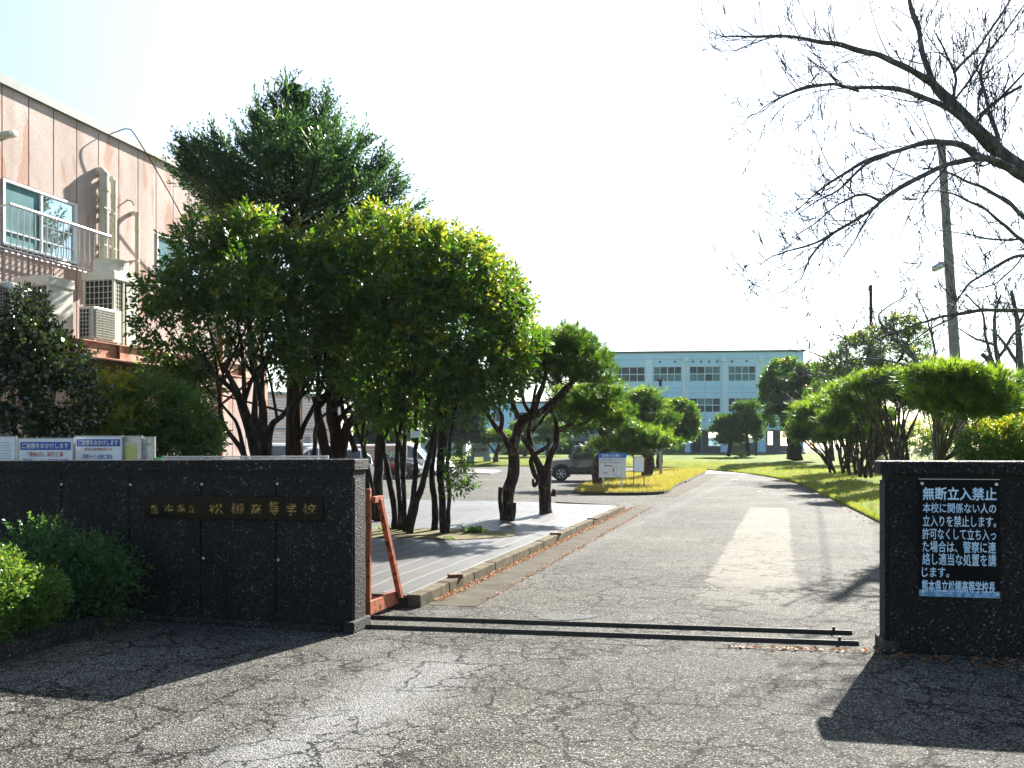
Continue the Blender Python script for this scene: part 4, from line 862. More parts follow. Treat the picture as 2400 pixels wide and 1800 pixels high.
for ci, c in enumerate(cols):
    for ri, (ya, yb) in enumerate(rowsz):
        x0, x1, zb, za = fx(c[0]), fx(c[1]), fz(ya), fz(yb); mb = MB(); w = 0.07
        fbx(mb, x0, x1, 0.14, 0.22, zb-w, zb); fbx(mb, x0, x1, 0.08, 0.22, za, za+w); zm = za+(zb-za)*0.5; fbx(mb, x0+w, x1-w, 0.14, 0.21, zm-0.05, zm+0.05)
        fbx(mb, x0, x0+w, 0.14, 0.22, za+w, zb-w); fbx(mb, x1-w, x1, 0.14, 0.22, za+w, zb-w)
        for k in (1, 2, 3):
            q = x0+(x1-x0)*k/4; fbx(mb, q-(0.045 if k == 2 else 0.025), q+(0.045 if k == 2 else 0.025), 0.145, 0.205, za+w, zb-w)
        f = mb.build('window', M['school_trim'], sc_)
        for k in range(4):
            for j in range(2):
                mb = MB(); q0 = x0+(x1-x0)*k/4; q1 = x0+(x1-x0)*(k+1)/4
                fbx(mb, q0+0.05, q1-0.05, 0.24, 0.26, (zm if j else za)+0.05, (zb if j else zm)-0.05); mb.build('pane', M['pane2'] if (rg.random() < (.7 if ci > 0 and ri == 0 else .35) and not (ci == 0)) else M['pane'], f)
for px in (1431, 1608, 1695, 1783):
    mb = MB(); x = fx(px); fbx(mb, x-0.3, x+0.3, -0.4, -0.001, fz(848), fz(837)); f = mb.build('rain_head', M['school_trim'], sc_)
    mb = MB(); fbx(mb, x-0.07, x+0.07, -0.2, -0.06, g0, fz(848)); mb.build('drain_pipe', M['school_trim'], f)
for px in (1547, 1582, 1624, 1643, 1662, 1681, 1716, 1750):
    mb = MB(); mb.cyl(A+fd*fx(px)+fb*0.118+Z*fz(847.5), -fb, 0.13, 0.1, 10); mb.build('vent', M['school_roof'], sc_)
# ground floor: piers and a porch wall set back, open to daylight beyond
for px0, px1 in ((1418, 1437), (1440, 1520), (1606, 1618), (1690, 1706), (1777, 1795), (1864, 1884)):
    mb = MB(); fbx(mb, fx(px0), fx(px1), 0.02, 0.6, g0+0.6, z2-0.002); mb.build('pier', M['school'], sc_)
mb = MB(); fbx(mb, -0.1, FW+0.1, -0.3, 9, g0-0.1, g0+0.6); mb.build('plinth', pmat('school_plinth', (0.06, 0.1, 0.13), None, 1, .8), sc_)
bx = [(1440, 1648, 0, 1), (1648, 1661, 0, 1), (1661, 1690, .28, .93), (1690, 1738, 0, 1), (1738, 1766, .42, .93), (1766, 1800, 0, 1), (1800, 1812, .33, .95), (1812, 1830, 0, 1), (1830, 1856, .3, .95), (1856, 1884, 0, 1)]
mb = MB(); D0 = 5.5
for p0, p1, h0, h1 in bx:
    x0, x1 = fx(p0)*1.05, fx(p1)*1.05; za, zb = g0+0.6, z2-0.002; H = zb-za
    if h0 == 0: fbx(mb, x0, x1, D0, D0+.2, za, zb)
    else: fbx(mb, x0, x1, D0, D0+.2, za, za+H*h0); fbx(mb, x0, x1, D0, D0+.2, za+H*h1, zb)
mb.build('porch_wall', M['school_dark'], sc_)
mb = MB(); x0, x1 = fx(1627)*1.04, fx(1645)*1.04; fbx(mb, x0, x1, D0-.1, D0, g0+.6, z2-.7); dr = mb.build('door', M['pane'], sc_)
mb = MB(); fbx(mb, x0+1, x0+1.05, D0-.14, D0-.1, g0+.6, z2-.7); fbx(mb, x0, x1, D0-.13, D0-.1, g0+2.2, g0+2.25); mb.build('door_frame', M['alu'], dr)
# wing to the left
wg = thing('school_wing', 'pale blue two-storey school wing seen between the pine trunks', 'building', W(1270, HZ, 114)+Z*(-EYE+0.4))
a, b = W(1105, HZ, 116), W(1412, HZ, 114); a.z = b.z = 0; d = b-a; zt2 = EYE+(HZ-945)/F*115
mb = MB(); mb.obox(a, d, (0, 8, 0), Z*zt2); mb.build('wall', M['school'], wg)
mb = MB(); mb.obox(a+Z*zt2-Vector((.1, .2, 0)), d*1.01, (0, 8.3, 0), Z*.25); mb.build('roof', M['school_roof'], wg)
for px in (1150, 1205, 1262, 1325, 1375):
    for py in (975,):
        x = (px-1105)/307; mb = MB(); o = a+d*x+Z*(EYE+(HZ-py-14)/F*115)-Vector((0, .08, 0)); mb.obox(o, d*.085, (0, .07, 0), Z*1.3); f = mb.build('window', M['school_trim'], wg)
        for k in range(2): mb = MB(); mb.obox(o+d*(.004+.041*k)+Z*.08-Vector((0, .02, 0)), d*.036, (0, .02, 0), Z*1.14); mb.build('pane', M['pane'], f)
mb = MB(); mb.obox(a+d*.05+Z*(EYE+(HZ-1022)/F*115)-Vector((0, 2.5, 0)), d*.9, (0, 2.4, 0), Z*.5)
for k in range(12): mb.obox(a+d*(.05+.08*k)-Vector((0, 2.4, 0)), d.normalized()*.2, (0, .2, 0), Z*(EYE+(HZ-1022)/F*115))
mb.build('walkway', M['school_trim'], wg)
mb = MB(); mb.obox(a+d*.68-Vector((0, 3, 0)), d*.2, (0, 2.9, 0), Z*(EYE+(HZ-1010)/F*113)); mb.build('entrance_block', M['school_dark'], wg)
an = thing('annex_building', 'small pale grey single-storey annex behind the memorial stone', 'building', W(1060, HZ, 88)-Z*1.2)
a, b = W(985, HZ, 90), W(1092, HZ, 88); a.z = b.z = 0; d = b-a; mb = MB(); mb.obox(a, d, (0, 6, 0), Z*3.3); mb.build('wall', M['annex'], an)
mb = MB(); mb.obox(a+Z*3.3-Vector((.3, 1, 0)), d*1.08, (0, 7.5, 0), Z*.3); mb.build('roof', M['stone'], an)
mb = MB(); mb.obox(a+d*.55+Z*.6-Vector((0, .06, 0)), d*.12, (0, .05, 0), Z*2.2); mb.build('door', M['pane'], an)
mb = MB(); mb.obox(a+d*.8+Z*.9-Vector((0, .06, 0)), d*.13, (0, .05, 0), Z*1.4); mb.build('window', M['pane'], an)
# ================================================================ small structures in the grounds
ms = thing('memorial_stone', 'pale stone memorial slab with brushed black characters on two stone feet', 'monument', W(1122, 1078, 74))
Y = 74; s = Y/F; p = W(1104, 1071, Y); mb = MB(); mb.obox(p, (44*s, 0, 0), (0, .3, 0), Z*(30*s)); mb.build('slab', M['stone'], ms, bevel=.03)
for px in (1094, 1133):
    mb = MB(); mb.obox(W(px, 1081, Y)-Vector((0, .2, 0)), (18*s, 0, 0), (0, .7, 0), Z*(11.5*s)); mb.build('foot', M['stone'], ms, bevel=.03)
text('創立百周年', W(1109, 1059, Y)-Vector((0, .01, 0)), (1, 0, 0), Z, 33*s, 9.5*s, M['black_print'], ms, 'lettering', .03)
text('熊本県立松橋高等学校', W(1111, 1046.6, Y)-Vector((0, .01, 0)), (1, 0, 0), Z, 27*s, 2.6*s, M['black_print'], ms, 'lettering', .01)
text('平成三十年十月', W(1115, 1064, Y)-Vector((0, .01, 0)), (1, 0, 0), Z, 20*s, 2.2*s, M['black_print'], ms, 'lettering', .01)
Y = 32; s = Y/F; sg = thing('parking_sign', 'white parking notice board with blue header and red map lines on two white posts', 'sign', W(1434, 1149, Y))
mb = MB(); mb.obox(W(1404, 1119, Y), (63*s, 0, 0), (0, .03, 0), Z*(46*s)); mb.build('board', M['white_board'], sg)
mb = MB(); mb.obox(W(1402.5, 1073, Y)-Vector((0, .004, 0)), (66*s, 0, 0), (0, .04, 0), Z*(11*s)); mb.build('header', M['blue_head'], sg)
yo = Vector((0, -.004, 0))
text('駐車のお願い', W(1411, 1071, Y)+yo*2, (1, 0, 0), Z, 47*s, 6.5*s, M['white'], sg, 'lettering', .02)
text('ご近所の迷惑になりますので', W(1407, 1079.5, Y)+yo, (1, 0, 0), Z, 55*s, 4.6*s, M['blue_print'], sg, 'lettering', .0)
text('アイドリング', W(1406.5, 1086.3, Y)+yo, (1, 0, 0), Z, 26*s, 4.8*s, M['red_print'], sg, 'lettering', .02)
text('はご遠慮下さい。', W(1433, 1086.3, Y)+yo, (1, 0, 0), Z, 31*s, 4.6*s, M['blue_print'], sg, 'lettering', .0)
mb = MB()
mb.obox(W(1416, 1092, Y)+yo, (18.5*s, 0, -1.8*s), (0, .003, 0), Z*(2.5*s)); mb.obox(W(1436.5, 1106, Y)+yo, (2.3*s, 0, 0), (0, .003, 0), Z*(10.5*s)); mb.obox(W(1413, 1109.5, Y)+yo, (10.5*s, 0, 0), (0, .003, 0), Z*(2*s)); mb.build('red_route', M['red_print'], sg)
mb = MB()
for x0, y0, w, h in ((1445, 1104, .4, 13), (1457, 1117, .4, 25), (1440, 1115, .5, 7), (1444, 1117, .4, 9), (1444, 1117, 12, .4)): mb.obox(W(x0, y0, Y)+yo, (w*s, 0, 0), (0, .003, 0), Z*(h*s))
mb.build('map_line', M['black_print'], sg)
for px in (1414.5, 1457.5):
    mb = MB(); mb.obox(W(px-1.7, 1151, Y)+Vector((0, .032, 0)), (3.4*s, 0, 0), (0, .05, 0), Z*(75*s)); mb.build('post', M['white'], sg)
Y = 33.5; s = Y/F; sg = thing('blank_notice_board', 'small blank white board in a rusty brown frame on two thin legs', 'sign', W(1498, 1143, Y))
mb = MB(); mb.obox(W(1486.5, 1105.5, Y), (22.5*s, 0, 0), (0, .02, 0), Z*(34*s)); mb.build('board', M['white_board'], sg)
fr = bark_mat('rusty_frame', (.1, .03, .01), (.25, .09, .04), None, 30); mb = MB()
mb.obox(W(1485, 1071.6, Y), (25.5*s, 0, 0), (0, .035, 0), Z*(1.6*s)); mb.obox(W(1485, 1107, Y), (25.5*s, 0, 0), (0, .035, 0), Z*(1.6*s))
for px in (1484.6, 1509): mb.obox(W(px, 1143, Y), (1.8*s, 0, 0), (0, .04, 0), Z*(71.5*s))
mb.build('frame', fr, sg)
Y = 46; s = Y/F; lp = thing('lamp_post', 'grey pole lamp with a flat black cap standing on the dry grass island', 'lamp post', W(1548, 1113, Y))
mb = MB(); mb.tube([W(1548.5, 1114, Y), W(1547.5, 1018, Y)], .075, 12); mb.tube([W(1547.5, 1018, Y), W(1547.5, 903, Y)], .04, 12); mb.build('pole', M['steel'], lp)
mb = MB(); mb.tube([W(1547.5, 905, Y), W(1547.5, 893.5, Y)], .075, 12); mb.tube([W(1547.5, 893, Y), W(1547.5, 890, Y)], [.2, .17], 16); mb.build('lamp_head', M['black_metal'], lp)
# utility poles
Y = 22.5; up = thing('utility_pole', 'tall leaning concrete utility pole with wire bands rising behind the gate wall', 'pole', W(2258, HZ, Y)-Z*1.6)
b0 = W(2261, 1082, Y); b0.z = 0.1; tp = W(2206, 332, Y); mb = MB(); mb.tube([b0, tp], [.155, .088], 18); mb.build('pole_shaft', M['pole'], up)
for f in (.2, .27, .31, .39, .45, .5, .55, .61, .66, .72, .78, .83, .86, .9):
    q = b0.lerp(tp, f); r_ = .155-.067*f; mb = MB(); dd = (tp-b0).normalized(); mb.tube([q+Vector((r_*math.cos(x*math.pi/8)*1.03, r_*math.sin(x*math.pi/8)*1.03, 0.03*math.sin(x*math.pi/8+f*30))) for x in range(17)], .008, 4); mb.build('wire_band', M['steel'], up)
mb = MB(); q = W(2222, 620, Y); mb.tube([q, q+Vector((-.25, -.05, .06))], .02, 6)
P, rr = smooth_path([q+Vector((-.12, -.05, .08)), q+Vector((-.2, -.05, -.02)), q+Vector((-.38, -.05, -.12)), q+Vector((-.42, -.05, -.13))], [.02, .09, .08, .02], 3); mb.tube(P, rr, 10); mb.build('street_light', M['alu'], up, smooth=True)
for (px, y0, Y, w, lab) in ((2041, 668, 55, .09, 'dark slender utility pole beyond the pine trees, taller of the two thin ones'), (1970.5, 799, 80, .08, 'short dark utility pole top far off beside bare twigs')):
    t = thing('utility_pole', lab, 'pole', W(px, HZ, Y)-Z*1.2); mb = MB(); mb.tube([W(px, HZ, Y)-Z*1.4, W(px, y0, Y)], [w*1.2, w], 10); mb.build('pole_shaft', M['bark_dark'], t)
    if Y == 55: mb = MB(); mb.obox(W(px-5, y0+14, Y), (.15, 0, 0), (0, .1, 0), Z*.3); mb.obox(W(px-4, y0+76, Y), (.3, 0, .03), (0, .3, 0), Z*.04); mb.build('fitting', M['steel'], t)
def wire(p0, p1, sag, r, lab, cat='wire', grp=None, lumps=0):
    P = [p0.lerp(p1, i/24)-Z*sag*4*(i/24)*(1-i/24) for i in range(25)]; mb = MB(); mb.tube(P, r, 4); tag(mb.build('overhead_wire', M['cable']), lab, cat, grp)
wire(W(2198, 345, 22.5), W(2045, 668, 55), .3, .016, 'black wire from the tall concrete pole down to the taller thin pole')
wire(W(2036, 686, 55), W(1972, 800, 80), .5, .028, 'black wire between the two thin distant poles')
wire(W(2210, 520, 22.5), W(2125, 700, 50), .2, .006, 'faint thin wire crossing the sky left of the tall concrete pole')
wire(W(2215, 548, 22.5), W(2100, 760, 50), .3, .01, 'sagging thin wire ending in the bare trees by the tall concrete pole')
# wood blocks and twigs on the sheet
for i, (px, py, w, h, lab) in enumerate(((1070, 1357, .16, .05, 'brown wooden block nearest on the kerb edge of the weed sheet'), (1302, 1254, .2, .04, 'middle wooden offcut lying on the weed sheet edge'), (1388, 1217, .22, .03, 'farthest thin wooden offcut on the weed sheet edge'))):
    q = G(px, py, .12); q.z = islz(q); mb = MB(); c, s_ = math.cos(.3-i*.4), math.sin(.3-i*.4); mb.obox(q-Vector((w/2, 0, 0)), Vector((c, s_, 0))*w, Vector((-s_, c, 0))*.1, Z*h)
    tag(mb.build('wood_block', M['wood'], bevel=.004), lab, 'wood', 'wood offcuts on the weed sheet')
# ================================================================ VEHICLES
def car(name, label, loc, rz, paint, L=4.0, Wd=1.7, H=1.5, style='hatch', group=None, rim=True):
    t = thing(name, label, 'car', loc, group, rz); hw = Wd/2
    # stations along +x (front): x, z bottom, z belt, z top, half width at belt, half width at top
    if style == 'suv': S = [(-.5, .36, .98, 1.60, 1, .90), (-.49, .3, .99, 1.64, 1, .90), (.10, .3, 1.0, 1.66, 1, .90), (.17, .3, 1.0, 1.62, 1, .89), (.245, .3, 1.0, 1.03, 1, .93), (.27, .3, .99, 1.02, 1, .95), (.47, .32, .95, .97, 1, .95), (.5, .38, .85, .92, .97, .93)]
    elif style == 'van': S = [(-.5, .32, .98, 1.5, .97, .84), (-.47, .22, 1.0, 1.72, 1, .86), (.22, .2, .98, 1.75, 1, .86), (.30, .2, .96, 1.62, 1, .82), (.42, .2, .93, 1.02, .98, .85), (.48, .25, .75, .85, .95, .85), (.5, .3, .6, .65, .9, .85)]
    else: S = [(-.5, .35, .8, .86, .9, .75), (-.47, .24, .92, 1.2, .97, .78), (-.38, .2, .95, 1.42, 1, .76), (0.0, .18, .93, 1.5, 1, .76), (.08, .18, .92, 1.46, 1, .75), (.26, .18, .9, .98, 1, .84), (.42, .2, .78, .86, .98, .84), (.48, .24, .6, .7, .93, .85), (.5, .3, .5, .55, .88, .84)]
    k = H/max(s[3] for s in S); rows = []
    for (x, zb, zl, ztp, wb, wt) in S:
        x *= L; zb, zl, ztp = zb*k, zl*k, ztp*k
        rows.append([Vector((x, -hw*wb*.95, zb)), Vector((x, -hw*wb, (zb+zl)/2)), Vector((x, -hw*wb*.985, zl)), Vector((x, -hw*wt, ztp-.03)), Vector((x, -hw*wt*.85, ztp)), Vector((x, hw*wt*.85, ztp)), Vector((x, hw*wt, ztp-.03)), Vector((x, hw*wb*.985, zl)), Vector((x, hw*wb, (zb+zl)/2)), Vector((x, hw*wb*.95, zb))])
    mb = MB(); mb.grid(rows); mb.poly(rows[0]); mb.poly(rows[-1]); mb.grid([[r[9], r[0]] for r in rows]); mb.build('body', paint, t, local=True, bevel=.012, fixn=True)
    # glass: side windows, windscreen, rear
    mb = MB()
    def side(i, j, f0=0.08, f1=.9, a=0.04, b=.04):
        for sgn_, (lo, hi) in ((-1, (2, 3)), (1, (7, 6))):
            p00, p01, p10, p11 = rows[i][lo], rows[i][hi], rows[j][lo], rows[j][hi]
            q = [p00.lerp(p01, f0), p10.lerp(p11, f0), p10.lerp(p11, f1), p00.lerp(p01, f1)]
            cen_ = sum(q, Vector())/4; q = [cen_+(x-cen_)*Vector((1-a, 1, 1)) + Vector((0, sgn_*.006, 0)) for x in q]; mb.poly(q if sgn_ < 0 else q[::-1])
    if style == 'suv': side(1, 2, .1, .88, .62) if False else None
    gl = {'suv': [(1, 2), (2, 3)], 'van': [(1, 2), (2, 3), (3, 4)], 'hatch': [(2, 3), (3, 4), (4, 5), (1, 2)]}[style]
    if style == 'suv':
        for (xa, xb) in ((-.42, -.2), (-.165, .155)):
            for sg_ in (-1, 1):
                y0, y1 = hw*.985+.004, hw*.90+.006; y0 -= .004; zl, zt_ = 1.05*k, 1.54*k
                f = lambda z: sg_*(hw*.985+(hw*.90-hw*.985)*(z-1.0*k)/(.63*k)+.008)
                q = [(xa*L, f(zl), zl), (xb*L+(.16 if xb > 0 else 0), f(zl), zl), (xb*L-.03, f(zt_), zt_), (xa*L, f(zt_), zt_)]; mb.poly(q if sg_ < 0 else q[::-1])
    else:
        for i, j in gl: side(i, j)
    wi = {'suv': 3, 'van': 3, 'hatch': 4}[style]
    a_, b_ = rows[wi], rows[wi+1]; off = Vector((.012, 0, .012))
    mb.poly([a_[4]+off+Vector((0, .03, -.02)), a_[5]+off+Vector((0, -.03, -.02)), b_[5]+off+Vector((0, -.02, .03)), b_[4]+off+Vector((0, .02, .03))])
    a_, b_ = rows[0], rows[1]
    mb.poly([b_[4]+Vector((-.03, .05, -.04)), b_[5]+Vector((-.03, -.05, -.04)), (b_[7]+Vector((-.035, -.1, .05))), (b_[2]+Vector((-.035, .1, .05)))])
    mb.build('window_glass', M['car_glass'], t, local=True)
    R_w = .345*k if style == 'suv' else .31; fx_, rx_ = (.335*L, -.33*L) if style != 'suv' else (.36*L, -.33*L)
    for x in (fx_, rx_):
        for sg_ in (-1, 1):
            m2 = MB(); m2.cyl((x, sg_*(hw-.19), R_w), (0, sg_, 0), R_w, .2, 24); w_ = m2.build('wheel', M['tyre'], t, local=True, bevel=.02)
            m2 = MB(); cy = sg_*(hw+.004)
            for a in range(6):
                an_ = a*math.pi/3; dx, dz = math.cos(an_), math.sin(an_); m2.obox((x-dz*.025, cy, R_w+dx*.025), (dx*R_w*.62, 0, dz*R_w*.62), (0, sg_*.008, 0), (dz*.05, 0, -dx*.05))
            m2.tube([(x+R_w*.62*math.cos(q*math.pi/10), cy, R_w+R_w*.62*math.sin(q*math.pi/10)) for q in range(21)], .014, 5); m2.cyl((x, cy-sg_*.004, R_w), (0, sg_, 0), .06, .014, 12)
            m2.build('rim', M['rim'], w_, local=True)
            m2 = MB(); P = []
            for q in range(13):
                an_ = math.pi*q/12; P.append(((x+(R_w+.07)*math.cos(an_), sg_*(hw-.02), R_w+.02+(R_w+.05)*math.sin(an_))))
            m2.tube(P, .055 if style == 'suv' else .03, 6); m2.prism([Vector((p[0], sg_*(hw-.02), p[2])) for p in P]+[Vector((x-R_w-.07, sg_*(hw-.02), .2)), Vector((x+R_w+.07, sg_*(hw-.02), .2))][::1], (0, sg_*.024, 0)) ; m2.build('wheel_arch', M['black_metal'], t, local=True)
    for sg_ in (-1, 1):
        m2 = MB(); m2.obox((.485*L-(0 if style == 'suv' else .03), sg_*hw*.6-.1, .62*k), (.06, 0, 0), (0, .2, 0), (0, 0, .15*k)); m2.build('headlight', M['lamp_clear'], t, local=True, bevel=.01)
        m2 = MB(); m2.obox((-.505*L, sg_*hw*.8-.06, .7*k), (.05, 0, 0), (0, .12, 0), (0, 0, .25*k)); m2.build('tail_light', M['red_print'], t, local=True)
        m2 = MB(); m2.obox((.16*L, sg_*(hw+.02) if sg_ > 0 else sg_*(hw+.2), 1.0*k), (.12, 0, 0), (0, .18, 0), (0, 0, .15)); m2.build('door_mirror', M['black_metal'], t, local=True, bevel=.02)
    m2 = MB(); m2.obox((.47*L, -hw*.93, .3*k), (.05*L, 0, 0), (0, hw*1.86, 0), (0, 0, .2*k)); m2.build('bumper', M['black_metal'] if style == 'suv' else paint, t, local=True, bevel=.03)
    m2 = MB(); m2.obox((.5*L+.022, -.17, .36*k), (.01, 0, 0), (0, .34, 0), (0, 0, .15)); m2.build('number_plate', M['white'], t, local=True)
    if style == 'suv':
        m2 = MB()
        for sg_ in (-1, 1):
            m2.obox((-.38*L, sg_*hw*.75, H+.1), (.55*L, 0, 0), (0, .04, 0), (0, 0, .07))
            for q in (-.36, -.12, .12): m2.obox((q*L, sg_*hw*.75, H-.02), (.05, 0, 0), (0, .04, 0), (0, 0, .13))
        for q in range(7): m2.obox((-.37*L+q*.087*L, -hw*.75, H+.11), (.04, 0, 0), (0, hw*1.5, 0), (0, 0, .025))
        m2.build('roof_rack', M['black_metal'], t, local=True)
        for sg_ in (-1, 1):
            m2 = MB(); m2.obox((.19*L, sg_*hw-.004, .78*k), (.012, 0, 0), (0, .012, 0), (0, 0, .02)); m2.obox((-.45*L, sg_*(hw-.01)-.006, .38*k), (.8*L, 0, 0), (0, .012, 0), (0, 0, .05)); m2.build('side_sill', M['black_metal'], t, local=True)
            m2 = MB(); m2.obox((.205*L, sg_*(hw+.003)-.006, .74*k), (.12, 0, 0), (0, .012, 0), (0, 0, .06)); m2.build('side_indicator', M['amber'], t, local=True)
            m2 = MB(); m2.obox((-.13*L, sg_*(hw+.012)-.012, .86*k), (.2, 0, 0), (0, .024, 0), (0, 0, .05)); m2.build('door_handle', M['black_metal'], t, local=True)
            m2 = MB()
            for q in (-.175, .19): m2.obox((q*L, sg_*(hw+.001)-.002, .42*k), (.01, 0, 0), (0, .004, 0), (0, 0, .56*k))
            m2.build('door_seam', M['black_metal'], t, local=True)
    return t
def paintm(name, c, rough=.25):
    n = NT(name); n.b.inputs['Coat Weight'].default_value = .6; n.b.inputs['Coat Roughness'].default_value = .05; return n.fin(n.ramp(n.noise(n.coord(), 3, 3)[0], [(.3, c), (.7, tuple(x*.93 for x in c))]), rough, None, .1)
pg_, pw, pb_, pr_, ps = paintm('grey_paint', (.09, .086, .08)), paintm('white_paint_car', (.7, .72, .75)), paintm('black_paint', (.012, .014, .016), .15), paintm('red_paint', (.5, .02, .03)), paintm('silver_blue_paint', (.3, .42, .5))
car('parked_car', 'boxy dark grey off-roader with black roof rack parked side-on behind the parking notice', W(1375, HZ, 43.6)-Z*1.6, math.pi, pg_, 3.5, 1.6, 1.70, 'suv')
PG = 'cars parked in the row behind the thin tree trunks'
car('parked_car', 'black hatchback with its front wheel showing between the thin trunks', Vector((-6.75, 46.5, 0)), R(-8), pb_, 4.4, 1.72, 1.5, 'hatch', PG)
car('parked_car', 'pale white minivan just beyond the black hatchback', Vector((-6.5, 49.7, 0)), R(-8), pw, 4.6, 1.72, 1.78, 'van', PG)
car('parked_car', 'white compact car with its nose showing right of the trunks, farthest of the row', Vector((-5.5, 52.8, 0)), R(-8), pw, 4.2, 1.7, 1.5, 'hatch', PG)
car('parked_car', 'red compact car mostly hidden behind dark tree trunks', Vector((-8.2, 43.3, 0)), R(-8), pr_, 3.8, 1.66, 1.42, 'hatch', PG)
car('parked_car', 'white minivan above the slatted fence in front of the beige building, left one', Vector((-8.3, 34.5, 0)), R(200), pw, 4.2, 1.7, 1.75, 'van', 'white vehicles in front of the beige slatted building')
car('parked_car', 'white hatchback above the slatted fence beside the leaning trunk, right one', Vector((-6.9, 32, 0)), R(200), pw, 3.9, 1.66, 1.63, 'hatch', 'white vehicles in front of the beige slatted building')
car('parked_car', 'silver-blue compact car facing the camera by the school wall', W(1515, HZ, 98)+Z*(-EYE+gz(98)+.1), R(-75), ps, 3.9, 1.7, 1.5, 'hatch')
car('parked_car', 'white car seen through the open ground floor of the school', W(1674, HZ, 122)+Z*(-EYE+gz(120)+1.0), R(-10), pw, 4.2, 1.7, 1.5, 'hatch')
car('parked_car', 'dark van seen through the school porch behind the small pine', W(1752, HZ, 124)+Z*(-EYE+gz(120)+.6), R(0), pb_, 4.4, 1.7, 1.9, 'van')
# ================================================================ TREES
def tree(name, label, cat, base, stems, blobs, n, seed, mats, bark='bark_dark', group=None, wob=0.03, trunkname='trunk', extra=2, crownname='crown', twigr=0.01, **kw):
    """stems: list of (pts px/py/Y, r0, r1)"""
    t = thing(name, label, cat, base, group); mb = MB(); rg = random.Random(seed)
    for i, (pts, r0, r1) in enumerate(stems):
        Q, rr = limb(mb, pts, r0*.84, r1*.84, 9, 4, wob, seed+i)
        for _ in range(extra):
            j = rg.randint(len(Q)//2, len(Q)-1); b = blobs[rg.randrange(len(blobs))] if blobs else None
            if b is not None:
                tgt = Vector(b[0])+Vector((rg.uniform(-.6, .6)*b[1][0], rg.uniform(-.5, .5)*b[1][1], rg.uniform(-.3, .6)*b[1][2]))
                if (tgt-Q[j]).length < 2.6+Q[j].y*.02:
                    mid = Q[j].lerp(tgt, .5)+Vector((rg.uniform(-.12, .12), rg.uniform(-.12, .12), rg.uniform(0, .15))); P, r2 = smooth_path([Q[j], mid, tgt], [rr[j]*.6, rr[j]*.4, twigr*.6], 4); mb.tube(P, r2, 5)
                    for __ in range(2):
                        m_ = rg.randint(2, len(P)-1); grow(mb, P[m_], P[m_]-P[m_-1]+Vector((0, 0, .02)), .5, twigr*.6, 1, rg, 4, .4, .1, 2, 4)
    mb.build(trunkname, M[bark], t, smooth=True)
    if n: crown(t, blobs, n, seed, mats, crownname, **kw)
    return t
EV = [M['leaf_dark'], M['leaf_new_backlit']]
GE = 'broad-leaved evergreen trees behind the gate wall'
# T1: many-stemmed tree at the left
Y = 14.5
tree('evergreen_tree', 'leftmost broad-leaved evergreen, many stems fanning out above the slatted fence', 'tree', UV(-7.6, 13.0, .1),
     [([(607, 1266, Y), (606, 1100, Y), (585, 1000, Y), (562, 935, Y-.3), (520, 850, Y-.4)], .16, .04), ([(600, 1266, Y), (600, 1080, Y), (572, 975, Y+.2), (545, 915, Y+.3), (480, 860, Y)], .1, .03),
      ([(596, 1266, Y), (574, 1075, Y-.2), (522, 985, Y-.4), (508, 890, Y-.6), (450, 800, Y-.6)], .06, .02), ([(615, 1266, Y), (617, 1050, Y+.1), (612, 940, Y), (590, 840, Y), (580, 740, Y)], .12, .03),
      ([(622, 1266, Y), (630, 1060, Y), (638, 1000, Y+.2), (668, 965, Y+.3), (695, 900, Y+.5), (690, 820, Y+.5)], .09, .025), ([(600, 1200, Y), (560, 1010, Y+.5), (530, 960, Y+.6), (430, 850, Y+.6)], .05, .015),
      ([(612, 1266, Y), (600, 1010, Y-.2), (600, 900, Y-.4), (640, 800, Y-.4)], .08, .02)],
     [blob(440, 700, Y, 95, 90, .9), blob(520, 640, Y, 110, 95, 1.1), blob(610, 620, Y+.2, 105, 105, 1.1), blob(660, 730, Y+.3, 75, 90, .9), blob(570, 770, Y, 110, 75, 1.0), blob(420, 820, Y, 75, 70, .7), blob(480, 560, Y, 60, 45, .6), blob(600, 555, Y, 80, 45, .7), blob(380, 760, Y-.2, 50, 60, .5), blob(660, 840, Y+.4, 55, 50, .6), blob(450, 900, Y, 50, 30, .4)],
     3600, 31, EV, group=GE, cull=-.06, shell=.3, lump=.5, k=9, length=.24, L=.105, Wd=.044, newf=.35, extra=4)
Y = 16.2
tree('evergreen_tree', 'forked evergreen with two slim stems standing just right of the many-stemmed one', 'tree', UV(-7.0, 15.1, .1),
     [([(703, 1250, Y), (703, 1080, Y), (690, 1000, Y), (700, 940, Y), (730, 900, Y+.2), (745, 800, Y)], .075, .02), ([(700, 1030, Y), (725, 970, Y), (748, 925, Y), (760, 860, Y), (770, 760, Y)], .06, .02), ([(735, 1250, Y), (737, 1065, Y), (745, 990, Y), (780, 960, Y), (820, 930, Y)], .055, .02)],
     [blob(720, 640, Y, 70, 80, .9), blob(780, 720, Y, 80, 80, .9), blob(710, 800, Y, 70, 60, .7), blob(790, 600, Y+.2, 80, 80, 1), blob(790, 830, Y, 75, 60, .8), blob(740, 880, Y, 40, 30, .4)],
     1900, 32, EV, group=GE, cull=-.04, cs=2.4, shell=.3, lump=.6, k=9, length=.24, L=.105, Wd=.044, newf=.25, extra=5)
Y = 17.2
